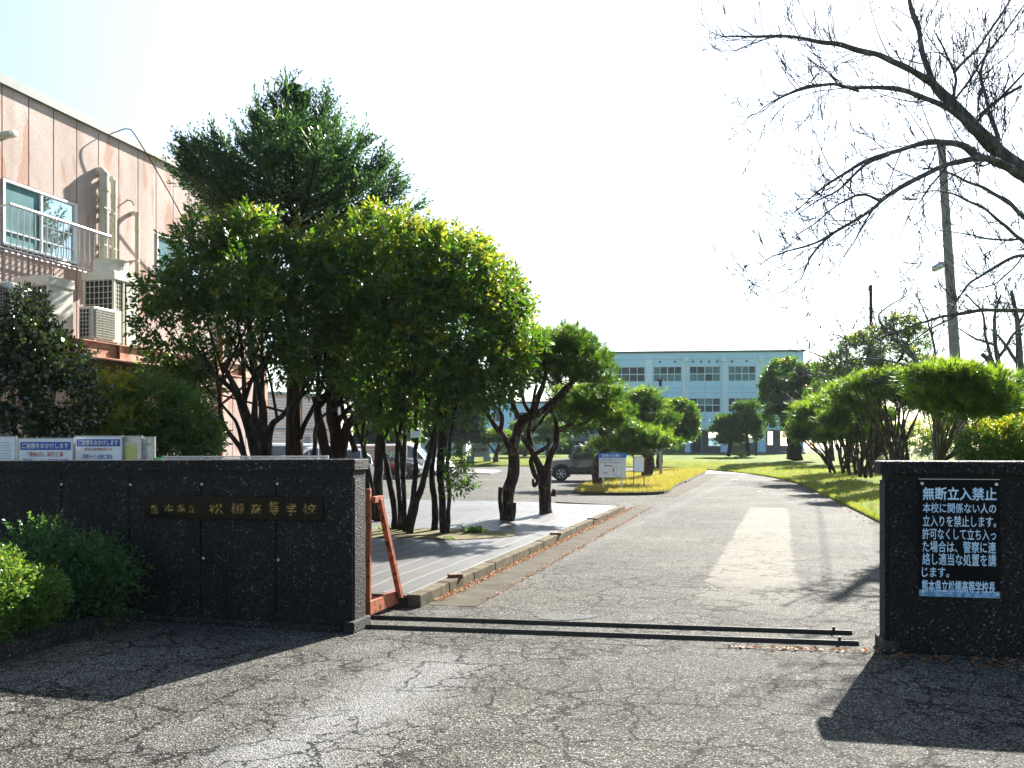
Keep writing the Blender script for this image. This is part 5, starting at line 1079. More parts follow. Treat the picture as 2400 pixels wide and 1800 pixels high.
tree('evergreen_tree', 'stout reddish-brown trunked tree with a low sawn limb, behind the wall end', 'tree', UV(-6.6, 16.4, .1),
     [([(795, 1235, Y), (790, 1070, Y), (785, 1000, Y), (775, 930, Y), (780, 820, Y)], .2, .1), ([(770, 1080, Y-.2), (752, 1010, Y-.3), (744, 960, Y-.3), (735, 930, Y-.4)], .13, .06), ([(800, 1070, Y), (815, 1000, Y), (850, 965, Y), (880, 930, Y), (900, 860, Y)], .12, .05), ([(830, 1060, Y), (815, 1000, Y), (800, 930, Y-.2), (820, 850, Y)], .07, .03)],
     [blob(830, 620, Y, 100, 90, 1.2), blob(860, 740, Y, 110, 90, 1.1), blob(840, 850, Y, 90, 60, .8), blob(880, 560, Y, 80, 55, .8), blob(870, 920, Y, 70, 40, .6)],
     2500, 33, EV, 'bark_red', GE, cull=-.04, cs=2.4, shell=.3, lump=.6, k=9, length=.24, L=.105, Wd=.044, newf=.4, extra=6, dz=-.12)
Y = 18.5
tree('evergreen_tree', 'dark straight-trunked tree beside the gate end frame, moss at its foot', 'tree', UV(-6.5, 17.0, .1),
     [([(888, 1222, Y), (885, 1120, Y), (890, 1040, Y), (900, 960, Y), (905, 860, Y)], .14, .07), ([(862, 1218, Y), (858, 1100, Y), (850, 1010, Y), (860, 930, Y)], .08, .04), ([(890, 1060, Y), (915, 1000, Y), (960, 960, Y), (985, 900, Y)], .06, .03), ([(875, 1218, Y-.2), (870, 1120, Y-.3), (835, 1000, Y-.2), (800, 905, Y)], .05, .03)],
     [blob(960, 640, Y, 100, 100, 1.2), blob(960, 780, Y, 100, 90, 1.1), blob(930, 900, Y, 90, 50, .8), blob(990, 570, Y, 90, 50, .8), blob(880, 960, Y+.3, 60, 35, .5), blob(940, 980, Y+.3, 45, 25, .4)],
     2600, 34, EV, 'bark_dark', GE, cull=-.04, cs=2.4, shell=.3, lump=.6, k=9, length=.25, L=.105, Wd=.044, newf=.5, extra=6, dz=-.16)
Y = 15.4
tree('evergreen_tree', 'clump of thin mossy stems in the moss bed, nearest to the gate frame', 'tree', G(950, 1250, .14),
     [([(927, 1243, Y+.3), (920, 1170, Y+.3), (900, 1060, Y+.3), (890, 960, Y), (880, 860, Y)], .075, .03), ([(938, 1243, Y+.2), (935, 1150, Y), (931, 1060, Y), (945, 960, Y), (960, 860, Y)], .06, .03), ([(950, 1248, Y), (948, 1180, Y), (945, 1090, Y), (950, 1000, Y), (940, 900, Y)], .06, .03),
      ([(957, 1262, Y-.2), (962, 1200, Y-.2), (972, 1120, Y-.2), (976, 1040, Y), (975, 980, Y), (990, 880, Y)], .065, .03), ([(956, 1264, Y-.2), (970, 1195, Y-.2), (994, 1117, Y-.2), (1010, 1050, Y), (1025, 980, Y), (1030, 880, Y)], .085, .03), ([(990, 1130, Y-.1), (1012, 1060, Y), (1005, 990, Y), (1000, 900, Y)], .04, .02), ([(945, 1100, Y), (935, 1030, Y), (925, 980, Y), (960, 925, Y-.2), (975, 850, Y-.2)], .045, .02)],
     [blob(850, 620, Y, 110, 100, 1.1), blob(930, 560, Y+.2, 100, 75, 1.1), blob(950, 680, Y-.2, 110, 100, 1.1), blob(860, 740, Y, 90, 80, .9), blob(950, 810, Y, 100, 70, .9), blob(780, 590, Y, 70, 60, .8), blob(870, 860, Y, 70, 50, .7), blob(1000, 880, Y, 60, 50, .6), blob(1010, 600, Y, 70, 80, .8), blob(880, 510, Y+.3, 50, 22, .5), blob(900, 930, Y-.3, 55, 38, .5), blob(965, 945, Y-.3, 45, 28, .4)],
     4300, 35, EV, 'bark_dark', GE, cull=-.1, cs=2.6, shell=.35, lump=.6, k=9, length=.24, L=.105, Wd=.044, newf=.75, extra=5, dz=-.16)
tree('evergreen_tree', 'clump of thin stems with leafy sprigs at mid height, right side of the moss bed', 'tree', G(1040, 1248, .14),
     [([(1020, 1243, Y+.3), (1019, 1180, Y+.3), (1012, 1110, Y+.3), (1020, 1030, Y+.2), (1035, 940, Y), (1060, 850, Y)], .08, .03), ([(1040, 1257, Y-.1), (1038, 1190, Y-.1), (1034, 1130, Y), (1040, 1040, Y), (1044, 960, Y), (1100, 860, Y)], .085, .035), ([(1048, 1255, Y-.1), (1052, 1180, Y), (1050, 1080, Y), (1060, 1010, Y), (1072, 940, Y), (1130, 850, Y)], .05, .02), ([(1030, 1130, Y), (1028, 1060, Y), (1035, 1000, Y), (1010, 930, Y)], .04, .02), ([(1040, 1000, Y), (1010, 960, Y), (1000, 900, Y)], .025, .015)],
     [blob(1060, 610, Y+.1, 90, 75, 1.1), blob(1120, 650, Y+.2, 85, 80, 1.0), blob(1090, 740, Y, 100, 90, 1.0), blob(1170, 720, Y+.3, 75, 80, .9), blob(1040, 830, Y, 90, 65, .8), blob(1140, 830, Y+.2, 80, 60, .8), blob(1210, 770, Y+.4, 55, 45, .6), blob(1200, 830, Y+.4, 45, 40, .5), blob(1090, 890, Y, 60, 35, .5), blob(1190, 670, Y+.4, 40, 50, .5), blob(1060, 560, Y+.5, 60, 35, .5), blob(1130, 900, Y, 55, 38, .5), blob(1165, 880, Y+.2, 50, 45, .5), blob(1050, 945, Y-.2, 40, 28, .3)],
     4000, 36, EV, 'bark_dark', GE, cull=-.1, cs=2.6, shell=.35, lump=.6, k=9, length=.24, L=.105, Wd=.044, newf=.8, extra=5, dz=-.16)
sp = [o for o in bpy.data.objects if o.get('label', '').startswith('clump of thin stems with leafy')][0]
crown(sp, [blob(1066, 1090, Y-.2, 30, 40, .25), blob(1080, 1125, Y-.2, 30, 25, .2), blob(1062, 1150, Y-.2, 15, 15, .15)], 130, 37, [M['leaf_dark'], M['leaf_new_backlit']], 'sprigs', shell=.2, k=7, length=.15, L=.075, Wd=.028, newf=.05)
# tall cypress behind
def cypress(name, label, base, top, hw, seed, nb=230, mats=None, zlow=3.0, L=.15, stemr=.2, leaders=()):
    t = thing(name, label, 'tree', base); rg = random.Random(seed); rng = np.random.default_rng(seed); mb = MB()
    mb.tube([base, Vector((top.x, top.y, (base.z+top.z)/2)), top], [stemr, stemr*.6, .02], 9); P, D = [], []
    for i in range(nb):
        f = ((i+rg.random())/nb)**1.15; z = zlow+(top.z-.15-zlow)*f; dz = top.z-z; az = rg.uniform(0, 2*math.pi)
        w = np.interp(dz, [p[0] for p in hw], [p[1] for p in hw])*rg.uniform(.5, 1.18)
        if dz < .8 and rg.random() < .8: continue
        dv = Vector((math.cos(az), math.sin(az), 0)); p0 = Vector((top.x, top.y, z-w*.25)); upk = rg.uniform(.25, .6)
        pts = [p0, p0+dv*w*.5+Z*w*.12, p0+dv*w*.85+Z*w*(.22+upk*.22), p0+dv*w+Z*w*(.3+upk*.42)]
        if i < 3*len(leaders):
            ld = leaders[i//3]; jt = Vector((rg.uniform(-.25, .25), rg.uniform(-.4, .4), rg.uniform(-.5, .05))); w = 2.0; p0 = Vector((top.x, top.y, ld.z-1.6)); e = ld+jt; pts = [p0, p0.lerp(e, .45)-Z*.1, p0.lerp(e, .8)-Z*.08, e]
        Q, rr = smooth_path(pts, [.035, .025, .012, .004], 5); mb.tube(Q, rr, 4, cap=False)
        nQ = len(Q)
        for j in range(int(nQ*.25), nQ):
            q = Q[j]; d = (Q[min(j+1, nQ-1)]-Q[max(j-1, 0)]).normalized(); s = d.cross(Z).normalized(); ln = min(.62, .1+.36*w)*(1-.55*abs(j/nQ-.55))*(1 if j < nQ-1 else .7)
            for sgn_ in (-1, 1, 0):
                dd = (d*(1.0)+s*sgn_*rg.uniform(.6, 1.1)+Vector((rg.gauss(0, .25), rg.gauss(0, .25), rg.uniform(-.22, .22)))).normalized()
                P.append(q); D.append((dd, ln*rg.uniform(.6, 1.2)))
    mb.build('trunk', M['bark_red'], t); A0 = np.array([list(p) for p in P]); DD = np.array([list(d[0]) for d in D]); LN = np.array([d[1] for d in D]); Vv = []; MI = []
    m = len(A0); fr = rng.random(m) < .1; nn = nrm(np.cross(DD, rng.normal(size=(m, 3)))); ss = nrm(np.cross(DD, nn))
    for j in range(11):
        tt = (j+.5)/11; side = (-1 if j % 2 else 1); b = A0+DD*(LN*tt)[:, None]
        d = nrm(DD*.8+ss*side*(.75*(1-tt*.5))+rng.normal(size=(m, 3))*.22); Vv.append(leaves_geo(b, d, rng, L*(1.05-.5*tt)*np.minimum(1, .45+LN*1.6), L*.26)); MI.append(fr)
    np_mesh('crown', np.concatenate(Vv), 4, mats or [M['cypress'], M['cypress_new']], np.concatenate(MI), t); return t
Y = 17.6; tp = W(690, 194, Y); bs = Vector((tp.x, tp.y, 0))
HW = [(0, .05), (.3, .18), (.7, .36), (1.0, .55), (1.4, .95), (1.8, 1.5), (2.6, 2.15), (3.1, 1.9), (4, 1.1)]
cypress('cypress_tree', 'tall dark blue-green cypress towering behind the broad-leaved evergreens', bs, tp, HW, 41, 185, zlow=5.4, L=.13, leaders=[W(686, 215, 17.6), W(735, 235, 17.5), W(655, 245, 17.6), W(875, 345, 17.6), W(600, 280, 17.6), W(540, 295, 17.8), W(450, 375, 17.6), W(945, 430, 17.6), W(780, 270, 17.5), W(900, 420, 17.2), W(495, 335, 17.3)])
# glossy shrubs behind the wall, left
Y = 11.0; GS = 'shrubs between the gate wall and the pink building'
def bgbush(label, cx, Y, blobs, n, seed, mats, name='tall_shrub', **kw):
    b = W(cx, HZ, Y); b.z = 0.05; return bush(name, label, 'shrub', b, [blob(*q) for q in blobs], n, seed, mats, GS, 10, **kw)
bgbush('tall glossy dark holly bush at the far left in front of the air conditioners', 80, Y, [(65, 735, Y, 38, 50, .35), (60, 810, Y, 75, 70, .6), (130, 860, Y, 75, 70, .6), (60, 920, Y, 95, 80, .7), (150, 960, Y, 75, 80, .6), (60, 1030, Y, 110, 70, .7), (-20, 880, Y, 60, 120, .6)], 2700, 51, [M['leaf_holly'], M['leaf_holly']], shell=.35, lump=.35, cull=-.3, k=8, length=.14, L=.06, Wd=.034, newf=0)
bgbush('yellow-green shrub with upright golden tips, right of the glossy holly', 255, 12, [(255, 925, 12, 62, 38, .5), (235, 975, 12, 55, 50, .5), (290, 990, 12, 50, 50, .5), (255, 1040, 12, 80, 50, .5), (228, 895, 12, 10, 22, .1), (256, 895, 12, 10, 24, .1), (290, 898, 12, 10, 20, .1)], 1700, 52, [M['leaf_box'], M['leaf_yellow']], shell=.4, k=8, length=.14, L=.055, Wd=.022, newf=3.5)  # share of golden leaves raised to stand in for sunlight on the shrub
bgbush('dark narrow-leaved shrub in front of the orange downpipe', 410, 12.4, [(370, 950, 12.4, 60, 60, .6), (430, 985, 12.4, 65, 65, .6), (345, 1020, 12.4, 55, 60, .5), (400, 1040, 12.4, 90, 50, .6), (475, 1030, 12.4, 42, 45, .4)], 2500, 53, [M['leaf_dark'], M['leaf_new_backlit']], shell=.35, cull=-.25, k=8, length=.15, L=.07, Wd=.024, newf=.03)
# pines of the island
def pine(name, label, base, stems, blobs, n, seed, Y=18, group=None, bark='bark_pine', L=.14, Wd=.014, k=18, new=.4, shell=.35, wob=.05, extra=3, twigs=14, mats=None, cat='pine tree', cull=None, lump=.25):
    t = thing(name, label, cat, base, group); mb = MB(); rg = random.Random(seed); ends = []
    for i, (pts, r0, r1) in enumerate(stems):
        Q, rr = limb(mb, pts, r0, r1, 10, 4, wob, seed+i*3); ends.append((Q, rr))
    for b in blobs:                                            # boughs reaching into every pad
        c = Vector(b[0]); Q, rr, j = min(((Q, rr, j) for Q, rr in ends for j in range(len(Q)//3, len(Q))), key=lambda a: (a[0][a[2]]-c).length)
        for _ in range(extra):
            tgt = c+Vector((rg.uniform(-.6, .6)*b[1][0], rg.uniform(-.6, .6)*b[1][1], rg.uniform(-.5, .2)*b[1][2])); mid = Q[j].lerp(tgt, .5)+Vector((rg.uniform(-.15, .15), rg.uniform(-.15, .15), rg.uniform(-.1, .15)))*max(.5, Y/25)
            P, r2 = smooth_path([Q[j], mid, tgt], [rr[j]*.55, rr[j]*.35, .008], 5); mb.tube(P, r2, 6)
            for __ in range(max(1, twigs//4)):
                m_ = rg.randint(2, len(P)-1); a = (P[m_]-P[m_-1]).normalized()+Vector((rg.gauss(0, .6), rg.gauss(0, .6), rg.uniform(0, .6))); grow(mb, P[m_], a, max(b[1])*.7, r2[m_]*.6, 1, rg, 4, .5, .1, 2, 4)
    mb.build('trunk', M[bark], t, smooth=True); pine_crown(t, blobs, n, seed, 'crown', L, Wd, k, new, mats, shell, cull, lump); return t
GPn = 'pines on the weed-sheet island'
Y = 17.3; b0 = G(1187, 1230, .16)
pine('pine_tree', 'nearer gnarled pine with a cut stump beside its trunk and a round dark crown', b0,
     [([(1188, 1236, Y), (1186, 1195, Y), (1192, 1160, Y), (1204, 1110, Y), (1206, 1065, Y), (1206, 1030, Y), (1220, 995, Y), (1243, 975, Y)], .125, .09), ([(1206, 1085, Y), (1196, 1050, Y-.1), (1175, 1012, Y-.1), (1145, 975, Y-.1), (1136, 940, Y-.1), (1120, 880, Y)], .07, .03), ([(1175, 1012, Y-.1), (1178, 975, Y-.15), (1155, 945, Y-.2), (1150, 900, Y-.2)], .045, .02),
      ([(1243, 975, Y), (1280, 955, Y), (1310, 925, Y+.1), (1345, 890, Y+.2), (1390, 850, Y+.3)], .075, .03), ([(1243, 975, Y), (1258, 940, Y), (1275, 900, Y), (1280, 860, Y)], .08, .03), ([(1225, 985, Y), (1205, 960, Y-.2), (1200, 920, Y-.2), (1178, 880, Y-.2), (1190, 830, Y)], .06, .02), ([(1238, 970, Y+.1), (1222, 930, Y+.2), (1215, 880, Y+.2)], .05, .02), ([(1250, 972, Y-.1), (1300, 945, Y-.3), (1340, 905, Y-.3)], .06, .03)],
     [blob(1300, 835, Y, 80, 42, .8), blob(1240, 860, Y, 60, 35, .7), blob(1365, 845, Y, 60, 52, .8), blob(1330, 805, Y, 65, 28, .7), blob(1390, 885, Y, 38, 40, .5), blob(1330, 890, Y-.2, 50, 30, .5), blob(1270, 815, Y+.2, 60, 35, .6), blob(1405, 850, Y+.2, 22, 30, .4)], 2300, 61, Y, GPn, new=.25, cull=-.3)
o = [x for x in bpy.data.objects if x.get('label', '').startswith('nearer gnarled')][0]
mb = MB(); limb(mb, [(1180, 1232, Y-.1), (1174, 1190, Y-.15), (1173, 1140, Y-.15)], .05, .042, 9, 4, .03, 3); limb(mb, [(1198, 1232, Y-.1), (1204, 1200, Y-.1), (1208, 1178, Y-.1)], .055, .035, 9, 4, .03, 8); limb(mb, [(1176, 1234, Y), (1188, 1215, Y-.1), (1199, 1234, Y)], .08, .08, 9, 4, .04, 5); mb.build('cut_stump', M['bark_pine'], o, smooth=True)
Y = 19.6; b0 = G(1280, 1206, .16)
pine('pine_tree', 'farther gnarled pine with a candelabra of twisted limbs rising from a thick base', b0,
     [([(1281, 1212, Y), (1278, 1170, Y), (1278, 1130, Y), (1282, 1100, Y)], .16, .11), ([(1275, 1125, Y), (1262, 1090, Y), (1246, 1060, Y), (1232, 1035, Y), (1222, 1015, Y)], .1, .05), ([(1270, 1130, Y), (1252, 1115, Y-.1), (1248, 1080, Y-.1), (1260, 1060, Y-.1), (1282, 1045, Y-.1), (1278, 1030, Y-.1)], .06, .035), ([(1283, 1100, Y), (1292, 1065, Y), (1303, 1040, Y), (1306, 1010, Y), (1300, 985, Y), (1290, 965, Y), (1292, 930, Y)], .085, .04),
      ([(1304, 1012, Y), (1322, 1000, Y), (1340, 995, Y), (1372, 992, Y), (1400, 970, Y), (1440, 975, Y)], .055, .025), ([(1258, 1078, Y), (1245, 1040, Y+.1), (1240, 1000, Y+.1), (1246, 960, Y+.1), (1255, 900, Y)], .07, .03), ([(1246, 1010, Y), (1262, 990, Y), (1290, 960, Y), (1330, 940, Y)], .04, .02), ([(1262, 1120, Y-.1), (1250, 1140, Y-.1), (1248, 1120, Y-.1)], .05, .03), ([(1296, 1165, Y-.1), (1302, 1150, Y-.1)], .05, .035)],
     [blob(1345, 935, Y, 48, 30, .6), blob(1405, 925, Y, 45, 28, .6), blob(1440, 960, Y, 42, 24, .5), blob(1335, 975, Y, 38, 20, .5), blob(1370, 955, Y-.2, 25, 22, .3), blob(1420, 990, Y, 40, 15, .4)], 1500, 62, Y, GPn, new=.7, cull=-.3)
# pines, round tree on the dry grass island
GM = 'trees on the dry grass island'
Y = 35.5; b0 = G(1402, 1139, .2)
pine('pine_tree', 'low spreading pine behind the parking notice, its pads overhanging the jeep-like car', b0, [([(1404, 1142, Y), (1400, 1110, Y), (1410, 1070, Y), (1425, 1045, Y), (1410, 1010, Y), (1390, 980, Y)], .22, .09), ([(1425, 1045, Y), (1450, 1030, Y), (1490, 1025, Y), (1540, 1035, Y)], .12, .04)],
     [blob(1428, 1047, Y, 36, 10, .9), blob(1464, 1003, Y, 30, 16, .9), blob(1510, 1033, Y, 42, 19, 1.0), blob(1568, 1038, Y, 24, 7, .5), blob(1366, 1007, Y, 36, 10, .8), blob(1400, 985, Y, 34, 12, .7), blob(1480, 1045, Y, 30, 12, .8), blob(1430, 975, Y, 30, 15, .6)], 1900, 63, Y, GM, L=.24, Wd=.026, k=15, new=.55)
Y = 43.5; b0 = G(1517, 1114, .25)
pine('pine_tree', 'upright layered pine immediately left of the lamp post', b0, [([(1514, 1118, Y), (1522, 1080, Y), (1518, 1040, Y), (1510, 1000, Y), (1512, 965, Y), (1508, 935, Y)], .28, .08), ([(1518, 1080, Y), (1500, 1050, Y), (1495, 1020, Y)], .1, .04)],
     [blob(1508, 935, Y, 36, 18, .9), blob(1490, 952, Y, 28, 10, .7), blob(1535, 958, Y, 22, 9, .6), blob(1510, 990, Y, 40, 14, 1), blob(1562, 980, Y, 18, 8, .5), blob(1480, 975, Y, 22, 9, .5), blob(1520, 1015, Y, 40, 13, .9)], 1700, 64, Y, GM, L=.26, Wd=.03, k=14, new=.45)
Y = 60; b0 = W(1538, 1102, Y)
tree('round_tree', 'dense round broad-leaved tree right of the lamp post with two trunks', 'tree', b0, [([(1545, 1100, Y), (1548, 1060, Y), (1560, 1020, Y), (1580, 990, Y)], .28, .1), ([(1530, 1100, Y), (1528, 1070, Y), (1545, 1020, Y)], .22, .1)], [blob(1590, 985, Y, 45, 45, 1.4), blob(1570, 1000, Y, 40, 40, 1.2), blob(1600, 965, Y, 30, 25, 1), blob(1610, 1000, Y, 28, 30, .8), blob(1565, 960, Y, 30, 20, .8)], 3200, 65, [M['leaf_dark'], M['leaf_new_backlit']], group=GM, shell=.6, lump=.15, k=6, length=.25, L=.16, Wd=.08, newf=.25)
# lawn trees in the distance
GD = 'clipped garden pines in front of the school'
Y = 82
pine('pine_tree', 'taller clipped pine with flat cloud pads in front of the school porch', W(1750, 1068, Y), [([(1753, 1069, Y), (1751, 1030, Y), (1747, 1000, Y), (1752, 955, Y)], .2, .08), ([(1750, 1020, Y), (1765, 1010, Y)], .08, .05)], [blob(1752, 956, Y, 26, 8, 1), blob(1748, 984, Y, 37, 11, 1.4), blob(1722, 1010, Y, 26, 9, 1), blob(1768, 1008, Y, 16, 11, .8), blob(1730, 1000, Y, 20, 7, .8)], 1700, 66, Y, GD, L=.3, Wd=.06, k=12, new=.06, wob=.02, shell=.5, bark='bark_dark')
pine('pine_tree', 'shorter leaning clipped pine, left one of the pair before the school porch', W(1709, 1068, Y), [([(1707, 1069, Y), (1711, 1040, Y), (1709, 1015, Y), (1703, 990, Y)], .2, .08)], [blob(1698, 986, Y, 18, 7, .8), blob(1692, 1008, Y, 20, 7, .9), blob(1712, 1020, Y, 18, 7, .8), blob(1690, 1032, Y, 14, 5, .7), blob(1728, 1030, Y, 14, 7, .7)], 1200, 67, Y, GD, L=.3, Wd=.06, k=12, new=.06, wob=.02, shell=.5, bark='bark_dark')
tree('small_tree', 'thin bushy young tree right beside the taller clipped pine', 'tree', W(1773, 1068, Y), [([(1772, 1069, Y), (1772, 1040, Y), (1776, 1020, Y)], .09, .03)], [blob(1775, 1018, Y, 12, 14, .5)], 260, 68, [M['leaf_dark'], M['leaf_yellow']], k=5, length=.25, L=.16, Wd=.08, newf=.3, shell=.3)
t = thing('cordyline_plant', 'spiky strap-leaved plant on the lawn below the clipped pines', 'plant', W(1736, 1070, 79)); rng = np.random.default_rng(3); D = nrm(rng.normal(size=(70, 3))*[1, 1, .6]+[0, 0, 1.0]); P = np.tile(np.array(W(1736, 1072, 79)), (70, 1)); np_mesh('leaves', leaves_geo(P, D, rng, .9, .09, .25), 4, [M['blade']], None, t)
Y = 70
tree('camphor_tree', 'big dark broad-leaved tree with thick stump-like trunk at the right end of the school', 'tree', W(1862, 1074, Y),
     [([(1862, 1077, Y), (1862, 1050, Y), (1858, 1030, Y), (1850, 1010, Y), (1835, 980, Y)], .75, .3), ([(1862, 1050, Y), (1875, 1010, Y), (1885, 960, Y), (1880, 900, Y)], .4, .2), ([(1855, 1020, Y), (1835, 985, Y), (1818, 960, Y)], .2, .1)],
     [blob(1840, 880, Y, 45, 38, 1.6), blob(1822, 930, Y, 38, 34, 1.5), blob(1872, 925, Y, 50, 45, 1.8), blob(1828, 975, Y, 34, 22, 1.2), blob(1905, 885, Y, 42, 32, 1.5), blob(1895, 960, Y, 45, 38, 1.5), blob(1805, 900, Y, 22, 25, .8)], 6000, 69, [M['leaf_dark'], M['leaf_yellow']], shell=.55, cull=-.25, k=6, length=.3, L=.2, Wd=.1, newf=.12, wob=.08)
Y = 52
tree('laurel_tree', 'loose broad-leaved tree with yellowing sunlit edges behind the bare twigs', 'tree', W(2060, HZ, Y)-Z*1.2,
     [([(2062, 1060, Y), (2060, 980, Y), (2050, 900, Y), (2060, 820, Y)], .3, .12), ([(2055, 930, Y), (2010, 880, Y), (1970, 860, Y)], .15, .06), ([(2060, 900, Y), (2110, 840, Y), (2130, 790, Y)], .15, .06)],
     [blob(1965, 855, Y, 38, 30, 1.2), blob(2010, 820, Y, 42, 35, 1.2), blob(2050, 800, Y, 50, 30, 1.3), blob(2110, 765, Y, 45, 26, 1.1), blob(2140, 800, Y, 38, 36, 1), blob(2100, 840, Y, 60, 30, 1.3), blob(2030, 870, Y, 60, 25, 1.3), blob(2160, 860, Y, 45, 25, 1), blob(1940, 880, Y, 32, 26, 1)], 4600, 70, [M['leaf_dark'], M['leaf_yellow']], shell=.45, cull=-.12, lump=.35, k=6, length=.25, L=.15, Wd=.065, newf=.5)
tree('laurel_tree', 'pale green loose tree between the big dark tree and the hedge pines', 'tree', W(1950, HZ, 62)-Z*1.1,
     [([(1950, 1080, 62), (1945, 1000, 62), (1930, 940, 62)], .25, .1), ([(1946, 1010, 62), (1980, 940, 62), (1990, 900, 62)], .15, .08)],
     [blob(1930, 930, 62, 45, 35, 1.4), blob(1965, 900, 62, 45, 30, 1.3), blob(1990, 940, 62, 45, 45, 1.3), blob(1930, 980, 62, 40, 35, 1.2), blob(2030, 920, 62, 45, 35, 1.3)], 3200, 71, [M['leaf_dark'], M['leaf_yellow']], shell=.45, cull=-.1, lump=.3, k=6, length=.28, L=.16, Wd=.07, newf=.35)
# hedge pines on the right lawn
GH = 'spreading low pines on the right lawn'
def multi(bases, blobs, Y, r=.1, kx=2):
    st = []; rg = random.Random(int(bases[0][0]))
    for (bx, by) in bases:
        for _ in range(kx):
            b = blobs[rg.randrange(len(blobs))]; ex = b[0]+rg.uniform(-15, 15); ey = b[1]+b[4]*.7
            st.append(([(bx, by, Y), (bx+(ex-bx)*.25+rg.uniform(-8, 8), by+(ey-by)*.3, Y+rg.uniform(-.3, .3)), (bx+(ex-bx)*.6+rg.uniform(-10, 10), by+(ey-by)*.65, Y+rg.uniform(-.5, .5)), (ex, ey, Y+rg.uniform(-.5, .5))], r, r*.35))
    return st
def hp(label, base, bases, bl, n, seed, Y, r=.1, kx=3, **kw):
    pine('pine_tree', label, base, multi(bases, bl, Y, r, kx), [blob(q[0], q[1], Y+q[2], q[3], q[4], q[5]) for q in bl], n, seed, Y, GH, **kw)
Y = 41
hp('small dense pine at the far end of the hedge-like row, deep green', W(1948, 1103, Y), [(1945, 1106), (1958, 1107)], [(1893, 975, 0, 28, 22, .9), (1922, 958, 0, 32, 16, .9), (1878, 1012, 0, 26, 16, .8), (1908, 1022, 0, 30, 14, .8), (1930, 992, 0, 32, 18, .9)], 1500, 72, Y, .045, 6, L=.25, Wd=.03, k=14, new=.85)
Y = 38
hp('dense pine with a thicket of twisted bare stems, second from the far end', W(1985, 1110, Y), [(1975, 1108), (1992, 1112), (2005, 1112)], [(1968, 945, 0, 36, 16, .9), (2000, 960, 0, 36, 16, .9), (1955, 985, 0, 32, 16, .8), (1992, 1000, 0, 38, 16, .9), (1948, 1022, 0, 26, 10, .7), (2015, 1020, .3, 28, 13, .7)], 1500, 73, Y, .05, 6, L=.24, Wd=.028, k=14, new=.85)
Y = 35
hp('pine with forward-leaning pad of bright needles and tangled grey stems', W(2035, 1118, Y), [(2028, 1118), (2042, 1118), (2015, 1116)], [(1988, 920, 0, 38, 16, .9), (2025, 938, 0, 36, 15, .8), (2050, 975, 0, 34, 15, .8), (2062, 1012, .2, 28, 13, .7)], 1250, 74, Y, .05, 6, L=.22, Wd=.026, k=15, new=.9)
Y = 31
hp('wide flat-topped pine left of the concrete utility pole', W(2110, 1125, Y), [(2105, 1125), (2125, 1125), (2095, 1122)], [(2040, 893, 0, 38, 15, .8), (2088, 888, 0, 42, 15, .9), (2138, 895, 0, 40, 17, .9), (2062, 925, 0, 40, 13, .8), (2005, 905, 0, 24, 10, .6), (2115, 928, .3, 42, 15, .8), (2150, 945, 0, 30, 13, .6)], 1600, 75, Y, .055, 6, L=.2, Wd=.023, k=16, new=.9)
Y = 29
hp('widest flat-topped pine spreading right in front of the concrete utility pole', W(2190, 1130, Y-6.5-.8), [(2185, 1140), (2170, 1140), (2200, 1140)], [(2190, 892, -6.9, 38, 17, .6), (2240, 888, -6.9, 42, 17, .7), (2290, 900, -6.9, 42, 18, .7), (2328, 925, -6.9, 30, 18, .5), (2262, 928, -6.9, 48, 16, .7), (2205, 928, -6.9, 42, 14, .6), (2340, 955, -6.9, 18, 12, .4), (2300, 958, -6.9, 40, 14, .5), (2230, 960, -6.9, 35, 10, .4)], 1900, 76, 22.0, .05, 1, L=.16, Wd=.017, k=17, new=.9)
# hedge bush at the right edge
b = W(2350, HZ, 13); b.z = 0.05
bush('clipped_bush', 'clipped bronze-tipped bush peeping over the gate wall at the right edge', 'shrub', b, [blob(2320, 1040, 13, 62, 42, .5), (blob(2385, 1030, 13, 70, 46, .6)), blob(2330, 1110, 13, 80, 60, .6), blob(2420, 1080, 13, 70, 80, .6)], 3600, 77, [M['leaf_dark'], M['leaf_yellow']], None, 8, k=7, length=.1, L=.045, Wd=.022, newf=.55, shell=.6, lump=.15)
# distant left: junipers, little pines, hedges
Y = 72
tree('juniper_tree', 'large dark billowing juniper beyond the car park, left of the memorial stone', 'tree', W(1005, 1080, Y), [([(1003, 1085, Y), (1010, 1050, Y), (1030, 1010, Y), (1050, 980, Y)], .7, .3), ([(1010, 1050, Y), (1060, 1020, Y), (1090, 1010, Y)], .3, .15)],
     [blob(1060, 960, Y, 62, 50, 2), blob(1108, 940, Y, 24, 60, 1.2), blob(1100, 990, Y, 34, 40, 1.5), blob(1085, 1020, Y, 30, 22, 1.3), blob(1010, 960, Y, 50, 55, 2), blob(1060, 900, Y, 60, 50, 2), blob(965, 990, Y, 45, 50, 1.8)], 7000, 78, [M['cypress'], M['cypress_new']], shell=.75, lump=.3, k=5, length=.5, L=.4, Wd=.12, newf=.25, upb=1.6)
Y = 62
tree('juniper_tree', 'dark dense conifer mass glimpsed between the trunks above the black hatchback', 'tree', W(900, 1085, Y), [([(900, 1095, Y), (902, 1040, Y), (900, 980, Y)], .4, .2)],
     [blob(900, 980, Y, 60, 60, 2), blob(850, 960, Y, 45, 60, 1.8), blob(940, 960, Y, 45, 60, 1.8), blob(870, 1020, Y, 50, 35, 1.5)], 4500, 79, [M['cypress'], M['cypress_new']], shell=.75, lump=.3, k=5, length=.45, L=.35, Wd=.12, newf=.15, upb=1.4)
GF = 'small garden pines on the far lawn'
Y = 73
